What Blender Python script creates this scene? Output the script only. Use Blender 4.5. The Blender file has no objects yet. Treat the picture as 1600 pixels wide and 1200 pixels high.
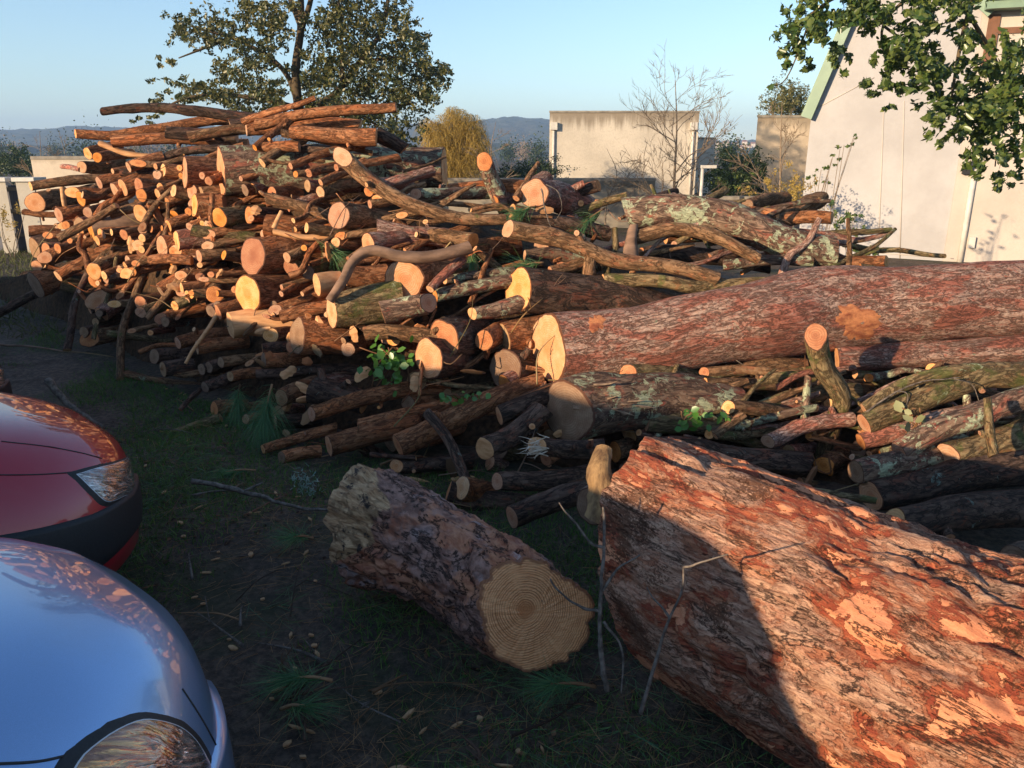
HAZE = True
import bpy, math, random
import numpy as np
from mathutils import Vector, Matrix

random.seed(7)
RNG = np.random.default_rng(11)
scene = bpy.context.scene
COL = scene.collection
R = math.radians

# ------------------------------------------------------------------ camera
CAM_H = 1.75
FPX = 1204.0                       # focal length in pixels of the 1600 x 1200 photograph
PITCH = R(16.6)
CP, SP = math.cos(PITCH), math.sin(PITCH)
cam_data = bpy.data.cameras.new('camera')
cam_data.sensor_width = 36.0
cam_data.lens = 36.0 * FPX / 1600.0
cam_data.clip_start = 0.05
cam_data.clip_end = 9000.0
cam = bpy.data.objects.new('camera', cam_data)
COL.objects.link(cam)
cam.location = (0, 0, CAM_H)
cam.rotation_euler = (R(90) - PITCH, 0, 0)
scene.camera = cam
CAM = np.array([0.0, 0.0, CAM_H])


def ray(px, py):
    xc, yc = (px - 800.0) / FPX, (600.0 - py) / FPX
    return np.array([xc, CP + yc * SP, -SP + yc * CP])


def at(px, py, t):
    return CAM + t * ray(px, py)


def on_ground(px, py, z=0.0):
    d = ray(px, py)
    return CAM + d * ((z - CAM_H) / d[2])


def project(p):
    d = np.asarray(p) - CAM
    f = d[1] * CP - d[2] * SP
    u = d[1] * SP + d[2] * CP
    return 800 + FPX * d[0] / f, 600 - FPX * u / f, f


# ------------------------------------------------------------------ noise (numpy)
_PERM = np.random.default_rng(3).random(4096)


def vnoise(p):
    p = np.asarray(p, dtype=np.float64)
    i = np.floor(p).astype(np.int64)
    f = p - i
    f = f * f * f * (f * (f * 6 - 15) + 10)

    def h(dx, dy, dz):
        k = ((i[..., 0] + dx) * 374761393 + (i[..., 1] + dy) * 668265263 + (i[..., 2] + dz) * 2147483647) & 0x7FFFFFFF
        k = ((k ^ (k >> 13)) * 1274126177) & 0x7FFFFFFF
        return _PERM[(k ^ (k >> 16)) & 4095]
    x, y, z = f[..., 0], f[..., 1], f[..., 2]
    a = h(0, 0, 0) * (1 - x) + h(1, 0, 0) * x
    b = h(0, 1, 0) * (1 - x) + h(1, 1, 0) * x
    c = h(0, 0, 1) * (1 - x) + h(1, 0, 1) * x
    d = h(0, 1, 1) * (1 - x) + h(1, 1, 1) * x
    return (a * (1 - y) + b * y) * (1 - z) + (c * (1 - y) + d * y) * z


def fbm(p, oct=4):
    p = np.asarray(p, dtype=np.float64)
    s, a, n = 0.0, 0.5, 0.0
    for k in range(oct):
        s = s + a * vnoise(p * (2 ** k) + 17.3 * k)
        n += a
        a *= 0.5
    return s / n


# ------------------------------------------------------------------ objects
def mesh_object(name, verts, faces, mats, parent=None, smooth=True, attrs=None, uv=None, face_mat=None, loc=None):
    me = bpy.data.meshes.new(name)
    verts = np.asarray(verts, dtype=np.float64)
    if loc is not None:
        verts = verts - np.asarray(loc)
    me.from_pydata(verts.tolist(), [], faces if isinstance(faces, list) else faces.tolist())
    for m in (mats if isinstance(mats, (list, tuple)) else [mats]):
        me.materials.append(m)
    if smooth:
        me.polygons.foreach_set('use_smooth', np.ones(len(me.polygons), dtype=bool))
    if face_mat is not None:
        me.polygons.foreach_set('material_index', np.asarray(face_mat, dtype=np.int32))
    if attrs:
        for k, v in attrs.items():
            v = np.asarray(v, dtype=np.float32)
            a = me.attributes.new(k, 'FLOAT_VECTOR' if v.ndim == 2 else 'FLOAT', 'POINT')
            a.data.foreach_set('vector' if v.ndim == 2 else 'value', v.ravel())
    me.update()
    o = bpy.data.objects.new(name, me)
    COL.objects.link(o)
    if loc is not None:
        o.location = Vector(loc)
    if parent is not None:
        o.parent = parent
    return o


def child_of(parent, name, verts, faces, mats, **kw):
    """a part, its vertices given in world space, under a parent that is only translated"""
    base = np.array(parent.matrix_basis.translation)
    o = mesh_object(name, np.asarray(verts) - base, faces, mats, **kw)
    o.parent = parent
    return o


def empty(name, loc, label=None, cat=None, group=None):
    o = bpy.data.objects.new(name, None)
    COL.objects.link(o)
    o.location = Vector(loc)
    o.empty_display_size = 0.1
    tag(o, label, cat, group)
    return o


def tag(o, label=None, cat=None, group=None, kind=None):
    if label:
        o['label'] = label
    if cat:
        o['category'] = cat
    if group:
        o['group'] = group
    if kind:
        o['kind'] = kind
    return o


class MB:
    """collects shapes for one mesh"""
    def __init__(self):
        self.v, self.f, self.n, self.fm = [], [], 0, []

    def add(self, v, f, mi=0):
        v = np.asarray(v, dtype=np.float64).reshape(-1, 3)
        n = self.n
        self.v.append(v)
        self.f.extend([tuple(int(i) + n for i in q) for q in f])
        self.fm.extend([mi] * len(f))
        self.n += len(v)

    def box(self, lo, hi, mi=0):
        x0, y0, z0 = lo
        x1, y1, z1 = hi
        v = [(x0, y0, z0), (x1, y0, z0), (x1, y1, z0), (x0, y1, z0), (x0, y0, z1), (x1, y0, z1), (x1, y1, z1), (x0, y1, z1)]
        self.add(v, [(0, 3, 2, 1), (4, 5, 6, 7), (0, 1, 5, 4), (1, 2, 6, 5), (2, 3, 7, 6), (3, 0, 4, 7)], mi)

    def obox(self, c, ax, ay, az, mi=0):
        c, ax, ay, az = (np.asarray(q, dtype=float) for q in (c, ax, ay, az))
        v = [c + sx * ax + sy * ay + sz * az for sz in (-1, 1) for sx, sy in ((-1, -1), (1, -1), (1, 1), (-1, 1))]
        self.add(v, [(0, 3, 2, 1), (4, 5, 6, 7), (0, 1, 5, 4), (1, 2, 6, 5), (2, 3, 7, 6), (3, 0, 4, 7)], mi)

    def tube(self, pts, rad, seg=6, mi=0, cap=True):
        v, f, _ = tube_grid(pts, rad, seg)
        n = len(pts)
        if cap:
            f = f + [tuple(range(seg - 1, -1, -1)), tuple(range((n - 1) * seg, n * seg))]
        self.add(v, f, mi)

    def build(self, name, mats, parent=None, smooth=True, loc=None, local=False):
        v = np.concatenate(self.v)
        if parent is not None and not local:
            return child_of(parent, name, v, self.f, mats, smooth=smooth, face_mat=self.fm)
        return mesh_object(name, v, self.f, mats, parent=parent, smooth=smooth, face_mat=self.fm, loc=loc)


def frames(pts):
    pts = np.asarray(pts, dtype=float)
    tan = np.gradient(pts, axis=0)
    tan /= np.linalg.norm(tan, axis=1)[:, None] + 1e-12
    up = np.array([0, 0, 1.0])
    if abs(tan[0] @ up) > 0.9:
        up = np.array([0, 1.0, 0])
    u = np.cross(tan[0], up)
    u /= np.linalg.norm(u)
    U = [u]
    for i in range(1, len(pts)):
        u = U[-1] - tan[i] * (U[-1] @ tan[i])
        u /= np.linalg.norm(u) + 1e-12
        U.append(u)
    U = np.array(U)
    V = np.cross(tan, U)
    return tan, U, V


def tube_grid(pts, rad, seg):
    pts = np.asarray(pts, dtype=float)
    n = len(pts)
    rad = np.broadcast_to(np.asarray(rad, dtype=float), (n,))
    tan, U, V = frames(pts)
    th = np.linspace(0, 2 * np.pi, seg, endpoint=False)
    v = pts[:, None, :] + rad[:, None, None] * (np.cos(th)[None, :, None] * U[:, None, :] + np.sin(th)[None, :, None] * V[:, None, :])
    f = []
    for i in range(n - 1):
        for j in range(seg):
            k = (j + 1) % seg
            f.append((i * seg + j, i * seg + k, (i + 1) * seg + k, (i + 1) * seg + j))
    return v.reshape(-1, 3), f, (tan, U, V)


def spline(pts, n):
    """Catmull-Rom through pts, resampled to n points evenly"""
    p = np.asarray(pts, dtype=float)
    if len(p) == 2:
        return p[0] + (p[1] - p[0]) * np.linspace(0, 1, n)[:, None]
    q = np.vstack([2 * p[0] - p[1], p, 2 * p[-1] - p[-2]])
    out = []
    for i in range(1, len(q) - 2):
        t = np.linspace(0, 1, 16, endpoint=False)[:, None]
        a, b, c, d = q[i - 1], q[i], q[i + 1], q[i + 2]
        out.append(0.5 * (2 * b + (c - a) * t + (2 * a - 5 * b + 4 * c - d) * t ** 2 + (3 * b - a - 3 * c + d) * t ** 3))
    out = np.vstack(out + [p[-1:]])
    seg = np.r_[0, np.cumsum(np.linalg.norm(np.diff(out, axis=0), axis=1))]
    s = np.linspace(0, seg[-1], n)
    return np.stack([np.interp(s, seg, out[:, k]) for k in range(out.shape[1])], axis=1)


# ------------------------------------------------------------------ materials
class NT:
    def __init__(self, name):
        self.m = bpy.data.materials.new(name)
        self.m.use_nodes = True
        self.t = self.m.node_tree
        self.t.nodes.clear()
        self.out = self.n('ShaderNodeOutputMaterial')

    def n(self, kind, **kw):
        x = self.t.nodes.new(kind)
        for k, v in kw.items():
            setattr(x, k, v)
        return x

    def l(self, a, b):
        self.t.links.new(a, b)

    def val(self, sock, v):
        if isinstance(v, bpy.types.NodeSocket):
            self.l(v, sock)
        else:
            sock.default_value = v

    def math(self, op, a, b=0.0, clamp=False):
        x = self.n('ShaderNodeMath', operation=op)
        x.use_clamp = clamp
        self.val(x.inputs[0], a)
        self.val(x.inputs[1], b)
        return x.outputs[0]

    def vmath(self, op, a, b):
        x = self.n('ShaderNodeVectorMath', operation=op)
        self.val(x.inputs[0], a)
        self.val(x.inputs[1], b)
        return x.outputs['Value'] if op in ('LENGTH', 'DOT_PRODUCT') else x.outputs[0]

    def noise(self, vec, scale, detail=4.0, rough=0.55, dist=0.0, col=False):
        x = self.n('ShaderNodeTexNoise')
        if vec is not None:
            self.l(vec, x.inputs['Vector'])
        x.inputs['Scale'].default_value = scale
        x.inputs['Detail'].default_value = detail
        x.inputs['Roughness'].default_value = rough
        x.inputs['Distortion'].default_value = dist
        return x.outputs['Color'] if col else x.outputs['Fac']

    def voro(self, vec, scale, feature='F1', rand=1.0):
        x = self.n('ShaderNodeTexVoronoi', feature=feature)
        if vec is not None:
            self.l(vec, x.inputs['Vector'])
        x.inputs['Scale'].default_value = scale
        x.inputs['Randomness'].default_value = rand
        return x

    def step(self, v, lo, hi):
        x = self.n('ShaderNodeMapRange', interpolation_type='SMOOTHSTEP')
        self.val(x.inputs[0], v)
        x.inputs[1].default_value = lo
        x.inputs[2].default_value = hi
        return x.outputs[0]

    def mix(self, f, a, b, mode='MIX'):
        x = self.n('ShaderNodeMix', data_type='RGBA', blend_type=mode)
        self.val(x.inputs[0], f)
        for s, c in ((x.inputs[6], a), (x.inputs[7], b)):
            if isinstance(c, bpy.types.NodeSocket):
                self.l(c, s)
            else:
                s.default_value = (*c, 1.0)
        return x.outputs[2]

    def mapping(self, vec, scale=(1, 1, 1), rot=(0, 0, 0)):
        x = self.n('ShaderNodeMapping')
        self.l(vec, x.inputs['Vector'])
        x.inputs['Scale'].default_value = scale
        x.inputs['Rotation'].default_value = rot
        return x.outputs[0]

    def bump(self, h, dist=0.01, strength=1.0):
        x = self.n('ShaderNodeBump')
        x.inputs['Strength'].default_value = strength
        x.inputs['Distance'].default_value = dist
        self.l(h, x.inputs['Height'])
        return x.outputs[0]

    def finish(self, color, rough=0.8, normal=None, spec=0.3, metal=0.0, coat=0.0, coat_rough=0.03):
        p = self.n('ShaderNodeBsdfPrincipled')
        self.val(p.inputs['Base Color'], color if isinstance(color, bpy.types.NodeSocket) else (*color, 1.0))
        self.val(p.inputs['Roughness'], rough)
        p.inputs['Specular IOR Level'].default_value = spec
        p.inputs['Metallic'].default_value = metal
        p.inputs['Coat Weight'].default_value = coat
        p.inputs['Coat Roughness'].default_value = coat_rough
        if normal is not None:
            self.l(normal, p.inputs['Normal'])
        self.l(p.outputs[0], self.out.inputs['Surface'])
        self.p = p
        return self.m


def shifted(t, attr='bk', amount=37.0):
    a = t.n('ShaderNodeAttribute', attribute_name=attr)
    oi = t.n('ShaderNodeObjectInfo')
    k = t.math('MULTIPLY', oi.outputs['Random'], amount)
    c = t.n('ShaderNodeCombineXYZ')
    t.l(k, c.inputs[0]); t.l(k, c.inputs[1]); t.l(k, c.inputs[2])
    return t.vmath('ADD', a.outputs['Vector'], c.outputs[0]), oi.outputs['Random'], a.outputs['Vector']


def bark(name, dark, mid, light, red=None, red_amt=0.4, lichen=None, lichen_amt=0.0, moss_amt=0.0, scale=1.0, stretch=0.3, depth=0.006, moss=(0.10, 0.11, 0.03)):
    """flaky pine bark: long broken furrows, small scales, red inner bark where scales fell, lichen and moss crusts"""
    t = NT(name)
    v, rnd, _ = shifted(t)
    vs = t.mapping(v, (1, 1, stretch))
    n1 = t.noise(vs, 34 * scale, 7, 0.7, 0.5)
    n2 = t.noise(vs, 9 * scale, 4, 0.6)
    fl = t.noise(t.mapping(v, (1, 1, 0.22)), 95 * scale, 5, 0.7)
    cell = t.voro(t.mapping(v, (1, 1, 0.45)), 62 * scale, 'F1')
    sep = t.n('ShaderNodeSeparateColor')
    t.l(cell.outputs['Color'], sep.inputs[0])
    fur = t.step(t.math('ABSOLUTE', t.math('SUBTRACT', t.noise(vs, 15 * scale, 6, 0.66, 1.0), 0.5)), 0.05, 0.006)
    lay = t.noise(t.mapping(v, (1, 1, 0.5)), 22 * scale, 8, 0.66, 0.3)
    l1, l2, l3 = t.step(lay, 0.40, 0.42), t.step(lay, 0.49, 0.51), t.step(lay, 0.58, 0.60)
    c = t.mix(t.step(n1, 0.34, 0.64), dark, mid)
    c = t.mix(t.math('MULTIPLY', t.step(n2, 0.45, 0.7), 0.5), c, light)
    c = t.mix(t.math('MULTIPLY', t.math('SUBTRACT', 1.0, l1), 0.6), c, red if red is not None else mid)
    c = t.mix(t.math('MULTIPLY', l3, 0.45), c, light)
    c = t.mix(t.math('MULTIPLY', t.step(sep.outputs[0], 0.55, 0.95), 0.55), c, light)
    c = t.mix(t.math('MULTIPLY', t.step(fl, 0.56, 0.74), 0.65), c, tuple(min(1, q * 1.5) for q in light))
    if red is not None:
        n3 = t.noise(vs, 5 * scale, 6, 0.7, 0.6)
        c = t.mix(t.math('MULTIPLY', t.step(n3, 0.62 - red_amt * 0.3, 0.74 - red_amt * 0.3), 0.85), c, t.mix(t.step(n1, .35, .65), tuple(q * .6 for q in red), red))
    c = t.mix(t.math('MULTIPLY', fur, 0.8), c, tuple(q * 0.5 for q in dark))
    if moss_amt > 0:
        n5 = t.noise(v, 8, 5, 0.65)
        c = t.mix(t.math('MULTIPLY', t.step(n5, 0.68 - moss_amt * 0.3, 0.8 - moss_amt * 0.3), 0.8), c, moss)
    if lichen is not None:
        n4 = t.noise(v, 15, 7, 0.72, 0.8)
        n6 = t.noise(v, 4.0, 3, 0.6)
        lm = t.step(t.math('ADD', n4, t.math('MULTIPLY', n6, 0.6)), 1.02 - lichen_amt * 0.30, 1.05 - lichen_amt * 0.30)
        c = t.mix(lm, c, t.mix(t.step(fl, .35, .65), tuple(q * 0.5 for q in lichen), lichen))
    hsv = t.n('ShaderNodeHueSaturation')
    t.l(c, hsv.inputs['Color'])
    t.l(t.math('ADD', 0.75, t.math('MULTIPLY', rnd, 0.5)), hsv.inputs['Value'])
    h = t.math('ADD', t.math('ADD', t.math('MULTIPLY', t.math('ADD', l1, t.math('ADD', l2, l3)), .4), t.math('MULTIPLY', fur, -0.5)), t.math('ADD', n1, t.math('ADD', t.math('MULTIPLY', fl, .5), t.math('MULTIPLY', cell.outputs['Distance'], -.35))))
    return t.finish(hsv.outputs[0], 0.85, t.bump(h, depth, 1.0), 0.2)


def cut_wood(name, pale, orange, heart, ring=230.0):
    """sawn end grain; attribute 'ring' holds metres from the pith in its plane, 'rim' runs from 0 at the middle to 1 under the bark"""
    t = NT(name)
    a = t.n('ShaderNodeAttribute', attribute_name='ring')
    rim = t.n('ShaderNodeAttribute', attribute_name='rim').outputs['Fac']
    v, rnd, raw = shifted(t, 'ring', 19.0)
    d = t.n('ShaderNodeVectorMath', operation='LENGTH')
    t.l(a.outputs['Vector'], d.inputs[0])
    wob = t.noise(v, 7, 3, 0.5)
    rr = t.math('ADD', d.outputs['Value'], t.math('MULTIPLY', wob, 0.02))
    w = t.math('SINE', t.math('MULTIPLY', rr, ring * 2))
    rings = t.step(w, -0.9, 0.9)
    n = t.noise(v, 55, 5, 0.7)
    n2 = t.noise(v, 12, 4, 0.65)
    k = t.noise(t.mapping(v, (1, 9, 1), (0, 0, 0.6)), 22, 4, 0.65)
    sp = t.n('ShaderNodeSeparateXYZ')
    t.l(raw, sp.inputs[0])
    ang = t.math('ARCTAN2', sp.outputs[1], sp.outputs[0])
    cx = t.n('ShaderNodeCombineXYZ')
    t.l(t.math('ADD', t.math('MULTIPLY', ang, 1.6), t.math('MULTIPLY', rnd, 50.0)), cx.inputs[0])
    t.l(t.math('MULTIPLY', d.outputs['Value'], 3.0), cx.inputs[1])
    chk = t.step(t.noise(cx.outputs[0], 2.2, 2, 0.5), 0.72, 0.76)
    c = t.mix(t.step(n2, 0.3, 0.65), pale, orange)
    c = t.mix(t.math('MULTIPLY', t.step(k, 0.45, 0.7), 0.35), c, tuple(q * .75 for q in orange))
    c = t.mix(t.math('MULTIPLY', rings, 0.30), c, tuple(q * 0.6 for q in orange))
    c = t.mix(t.math('MULTIPLY', t.step(rim, 0.45, 0.15), 0.5), c, heart)
    c = t.mix(t.math('MULTIPLY', t.step(n, 0.5, 0.75), 0.35), c, heart)
    c = t.mix(t.math('MULTIPLY', chk, 0.55), c, tuple(q * .3 for q in heart))
    c = t.mix(t.step(t.math('ADD', rim, t.math('MULTIPLY', n2, 0.10)), 0.965, 1.01), c, (0.12, 0.045, 0.025))
    hsv = t.n('ShaderNodeHueSaturation')
    t.l(c, hsv.inputs['Color'])
    t.l(t.math('ADD', 0.62, t.math('MULTIPLY', rnd, 0.5)), hsv.inputs['Value'])
    t.l(t.math('ADD', 0.498, t.math('MULTIPLY', rnd, 0.010)), hsv.inputs['Hue'])
    t.l(t.math('ADD', 0.92, t.math('MULTIPLY', rnd, 0.2)), hsv.inputs['Saturation'])
    h = t.math('ADD', t.math('MULTIPLY', rings, 0.3), t.math('ADD', t.math('MULTIPLY', k, 1.5), t.math('MULTIPLY', n, 0.8)))
    return t.finish(hsv.outputs[0], 0.75, t.bump(h, 0.004, 0.8), 0.25)


def plain(name, c1, c2, scale=8.0, rough=0.8, bumpd=0.0, spec=0.3, coord='Object', stretch=(1, 1, 1), detail=5):
    t = NT(name)
    tc = t.n('ShaderNodeTexCoord')
    v = t.mapping(tc.outputs[coord], stretch)
    n = t.noise(v, scale, detail, 0.6)
    c = t.mix(t.step(n, 0.3, 0.7), c1, c2)
    return t.finish(c, rough, t.bump(n, bumpd) if bumpd else None, spec)


def leafy(name, c1, c2, trans=0.25, rough=0.45, spec=0.4):
    """leaves differ from each other by a per-leaf attribute 'tone'"""
    t = NT(name)
    a = t.n('ShaderNodeAttribute', attribute_name='tone')
    c = t.mix(a.outputs['Fac'], c1, c2)
    t.finish(c, rough, None, spec)
    tr = t.n('ShaderNodeBsdfTranslucent')
    t.l(c, tr.inputs['Color'])
    mx = t.n('ShaderNodeMixShader')
    mx.inputs[0].default_value = trans
    t.l(t.p.outputs[0], mx.inputs[1])
    t.l(tr.outputs[0], mx.inputs[2])
    t.l(mx.outputs[0], t.out.inputs['Surface'])
    return t.m


M = {}
ORANGE = dict(pale=(0.78, 0.43, 0.25), orange=(0.72, 0.31, 0.145), heart=(0.48, 0.14, 0.045))
M['red'] = bark('red_pine_bark', (0.17, 0.062, 0.026), (0.40, 0.15, 0.06), (0.50, 0.23, 0.11), (0.50, 0.15, 0.05), 0.35, scale=1.3)
M['brown'] = bark('brown_bark', (0.12, 0.062, 0.03), (0.29, 0.145, 0.07), (0.38, 0.22, 0.115), (0.34, 0.12, 0.055), 0.2, (0.40, 0.41, 0.25), 0.10, 0.15, scale=1.2)
M['grey'] = bark('grey_pine_bark', (0.21, 0.10, 0.07), (0.50, 0.28, 0.20), (0.64, 0.45, 0.35), (0.50, 0.15, 0.095), 0.5, (0.46, 0.46, 0.30), 0.12, 0.05, scale=2.0)
M['moss'] = bark('mossy_bark', (0.10, 0.065, 0.03), (0.26, 0.165, 0.08), (0.36, 0.26, 0.13), (0.28, 0.12, 0.05), 0.1, (0.40, 0.42, 0.24), 0.2, 0.55, scale=1.2)
M['lichen'] = bark('lichen_bark', (0.10, 0.055, 0.04), (0.23, 0.135, 0.085), (0.32, 0.21, 0.14), (0.36, 0.08, 0.05), 0.25, (0.50, 0.51, 0.32), 0.55, 0.25)
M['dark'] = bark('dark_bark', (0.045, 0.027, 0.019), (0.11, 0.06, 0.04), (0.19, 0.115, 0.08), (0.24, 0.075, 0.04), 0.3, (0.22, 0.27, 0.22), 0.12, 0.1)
M['pale'] = plain('bare_weathered_wood', (0.27, 0.16, 0.105), (0.12, 0.07, 0.046), 18, 0.8, 0.008, stretch=(.35, 1, 1), detail=8)
M['split'] = plain('split_fresh_wood', (0.66, 0.36, 0.17), (0.48, 0.22, 0.09), 22, 0.75, 0.004, stretch=(0.25, 1, 1.6))
M['cut'] = cut_wood('sawn_wood', **ORANGE)
M['cut_pale'] = cut_wood('pale_sawn_wood', (0.78, 0.48, 0.29), (0.72, 0.36, 0.18), (0.52, 0.20, 0.08))
M['cut_red'] = cut_wood('reddish_sawn_wood', (0.70, 0.31, 0.14), (0.58, 0.20, 0.08), (0.36, 0.10, 0.04))
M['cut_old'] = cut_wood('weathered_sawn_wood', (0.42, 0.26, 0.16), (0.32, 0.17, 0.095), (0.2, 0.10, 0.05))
# ------------------------------------------------------------------ the heap: where its face stands
FRONT = np.array([(-9.0, 11.5), (-4.9, 7.8), (-3.2, 6.05), (-1.55, 4.65), (-1.05, 4.3), (-0.15, 3.95), (0.45, 3.75), (1.2, 3.65), (2.4, 3.6), (4.5, 3.9), (9, 5.0)])
SLOPE = np.array([(-9, .35), (-4.8, .38), (-2.5, .45), (-1.2, .6), (-0.2, .9), (0.6, 1.2), (1.4, 1.6), (9, 1.6)])


def behind(x, y):
    return (y - np.interp(x, FRONT[:, 0], FRONT[:, 1])) * 0.82


def slope(x):
    return np.interp(x, SLOPE[:, 0], SLOPE[:, 1])


_ts = np.arange(2.2, 13.0, 0.02)


def surf(px, py):
    """depth at which a sight line meets the sloping face of the heap (or the ground before it)"""
    p = CAM + _ts[:, None] * ray(px, py)
    hit = (behind(p[:, 0], p[:, 1]) >= slope(p[:, 0]) * np.maximum(p[:, 2], 0.0)) | (p[:, 2] < 0.0)
    k = np.argmax(hit)
    return float(_ts[k]) if hit.any() else 9.5


LOGS = []            # (object, px centre, attributes) for the labels


def make_log(name, pts, rads, mat, n0=None, n1=None, cut='cut', face0=True, face1=True, seg=14, rough=0.10, bend=0.02, seed=0, loc_seed=0.0, squash=0.0, kf=1.0, stubs=True):
    """a length of trunk or branch through the world points; n0 / n1 are the directions its sawn ends face"""
    rs = np.random.default_rng(seed)
    P = np.asarray(pts, dtype=float)
    L = float(np.linalg.norm(np.diff(P, axis=0), axis=1).sum())
    rmax = float(np.max(rads))
    n = int(np.clip(L / max(0.022, rmax * 0.35), 6, 70))
    c = spline(P, n)
    s = np.linspace(0, 1, n)
    r = np.interp(s, np.linspace(0, 1, len(rads)), rads)
    if bend:
        ph = rs.random(3) * 20
        off = np.stack([vnoise(np.stack([s * L * 2.2 + ph[k], s * 0, s * 0 + 3.1 * k], -1)) - 0.5 for k in range(3)], -1)
        w = np.sin(np.pi * np.clip(s, 0, 1))[:, None]
        c = c + off * w * (bend * 3.5 * min(1.0, L))
    tan, U, V = frames(c)
    th = np.linspace(0, 2 * np.pi, seg, endpoint=False)
    ct, st = np.cos(th), np.sin(th)
    q = np.stack([np.broadcast_to(ct, (n, seg)) * r[:, None], np.broadcast_to(st, (n, seg)) * r[:, None], np.broadcast_to((s * L)[:, None], (n, seg))], -1)
    k = kf / max(0.03, rmax)
    nz = fbm(q * np.array([k, k, k * 0.4]) * 1.9 + rs.random(3) * 40, 4) - 0.5
    lob = .045 * np.sin(2 * th + rs.random() * 6.3) + .03 * np.sin(3 * th + rs.random() * 6.3) + .02 * np.sin(5 * th + rs.random() * 6.3)
    rr = r[:, None] * (1 + 2.0 * rough * nz + lob[None, :])
    # knots
    for _ in range(int(L / 0.2)):
        a0, b0 = rs.random() * 2 * np.pi, rs.random() * L
        da = np.angle(np.exp(1j * (th - a0)))[None, :]
        db = (s * L - b0)[:, None] / (1.1 * r[:, None] + 0.012)
        rr = rr + r[:, None] * 0.22 * rs.random() * np.exp(-(da / 0.5) ** 2 - db ** 2)
    off = rr[:, :, None] * (ct[None, :, None] * U[:, None, :] + (1 - squash) * st[None, :, None] * V[:, None, :])
    v = c[:, None, :] + off
    for idx, N in ((0, n0), (n - 1, n1)):          # oblique saw cuts
        A = tan[idx]
        if N is None:
            N = A * (1 if idx else -1) + rs.normal(0, 0.16, 3)
        N = np.asarray(N, dtype=float)
        N /= np.linalg.norm(N)
        d = A @ N
        if abs(d) < 0.35:
            N = N + A * (0.35 * (1 if d == 0 else math.copysign(1, d)) - d) * 1.3
            N /= np.linalg.norm(N)
            d = A @ N
        tt = -(off[idx] @ N) / d
        tt = np.clip(tt, -0.45 * L, 0.45 * L)
        m = 1 if idx == 0 else -1
        # slide the rings near the end so they do not fold over
        for j in range(n):
            dist = abs(s[j] - s[idx]) * L
            f = max(0.0, 1 - dist / (2.2 * rmax + 1e-6))
            if f > 0:
                v[j] += A[None, :] * (tt * f)[:, None]
    bk = q
    F = [(i * seg + j, i * seg + (j + 1) % seg, (i + 1) * seg + (j + 1) % seg, (i + 1) * seg + j) for i in range(n - 1) for j in range(seg)]
    o = mesh_object(name, v.reshape(-1, 3), F, M[mat] if isinstance(mat, str) else mat, attrs={'bk': bk.reshape(-1, 3)}, loc=c[n // 2])
    # sawn off side shoots
    if stubs:
        for _ in range(rs.integers(0, 3) if L > .3 else 0):
            i_ = int(rs.integers(int(n * .2), max(int(n * .2) + 1, int(n * .85))))
            a_ = rs.random() * 2 * np.pi
            dr = math.cos(a_) * U[i_] + math.sin(a_) * V[i_]
            if dr[1] > .3:
                continue
            dr = dr + tan[i_] * rs.normal(0, .5)
            dr /= np.linalg.norm(dr)
            rs_ = float(np.clip(r[i_] * rs.uniform(.22, .42), .005, .028))
            ln_ = r[i_] + rs_ * rs.uniform(.8, 3.2)
            P_ = spline([c[i_] + dr * r[i_] * .55, c[i_] + dr * (r[i_] * .3 + ln_ * .7) + rs.normal(0, .004, 3), c[i_] + dr * ln_ + rs.normal(0, .008, 3)], 7)
            gv, gf, (tg, u_, w_) = tube_grid(P_, rs_ * np.array([1.5, 1.25, 1.1, 1.0, 1.0, .95, .95]), 9)
            gb = gv - c[i_]
            st = child_of(o, 'branch_stub', gv, gf, M[mat] if isinstance(mat, str) else mat, attrs={'bk': gb})
            fc = cap_end(o, gv[-9:], P_[-1], tg[-1], M['cut'] if rs.random() < .7 else M['cut_pale'], rs)
            mw = fc.matrix_basis.copy()
            fc.parent = st
            fc.matrix_basis = mw
    for idx, show in ((0, face0), (n - 1, face1)):
        if show:
            cap_end(o, v[idx], c[idx], tan[idx] * (1 if idx else -1), M[cut] if isinstance(cut, str) else cut, rs)
    return o


def cap_end(o, ring, centre, outward, mat, rs, name='cut_face', dish=0.02):
    m = len(ring)
    cen = ring.mean(0)
    rad = np.linalg.norm(ring - cen, axis=1).mean()
    layers = [1.0, 0.965, 0.7, 0.35]
    v, rg = [], []
    e1 = ring[0] - cen
    e1 /= np.linalg.norm(e1)
    nn = np.cross(ring[0] - cen, ring[m // 4] - cen)
    nn /= np.linalg.norm(nn) + 1e-12
    e2 = np.cross(nn, e1)
    pith = rs.normal(0, 0.1, 2) * rad
    for k, f in enumerate(layers):
        p = cen + (ring - cen) * f
        if k:
            p = p + outward * (rad * 0.02 + rad * 0.035 * (rs.random(m)[:, None] - 0.5))
        v.append(p)
    v.append(cen[None] + outward * rad * 0.02)
    v = np.concatenate(v)
    rim = np.concatenate([np.full(m, f) for f in layers] + [[0.0]])
    d = v - cen
    rg = np.stack([d @ e1 - pith[0], d @ e2 - pith[1], np.zeros(len(v))], -1)
    F = []
    for k in range(len(layers) - 1):
        for j in range(m):
            F.append((k * m + j, (k + 1) * m + j, (k + 1) * m + (j + 1) % m, k * m + (j + 1) % m))
    b = (len(layers) - 1) * m
    F += [(b + j, len(v) - 1, b + (j + 1) % m) for j in range(m)]
    n0 = np.cross(v[F[0][1]] - v[F[0][0]], v[F[0][2]] - v[F[0][0]])
    if n0 @ outward < 0:
        F = [q[::-1] for q in F]
    return child_of(o, name, v, F, mat, attrs={'ring': rg, 'rim': rim})


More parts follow.
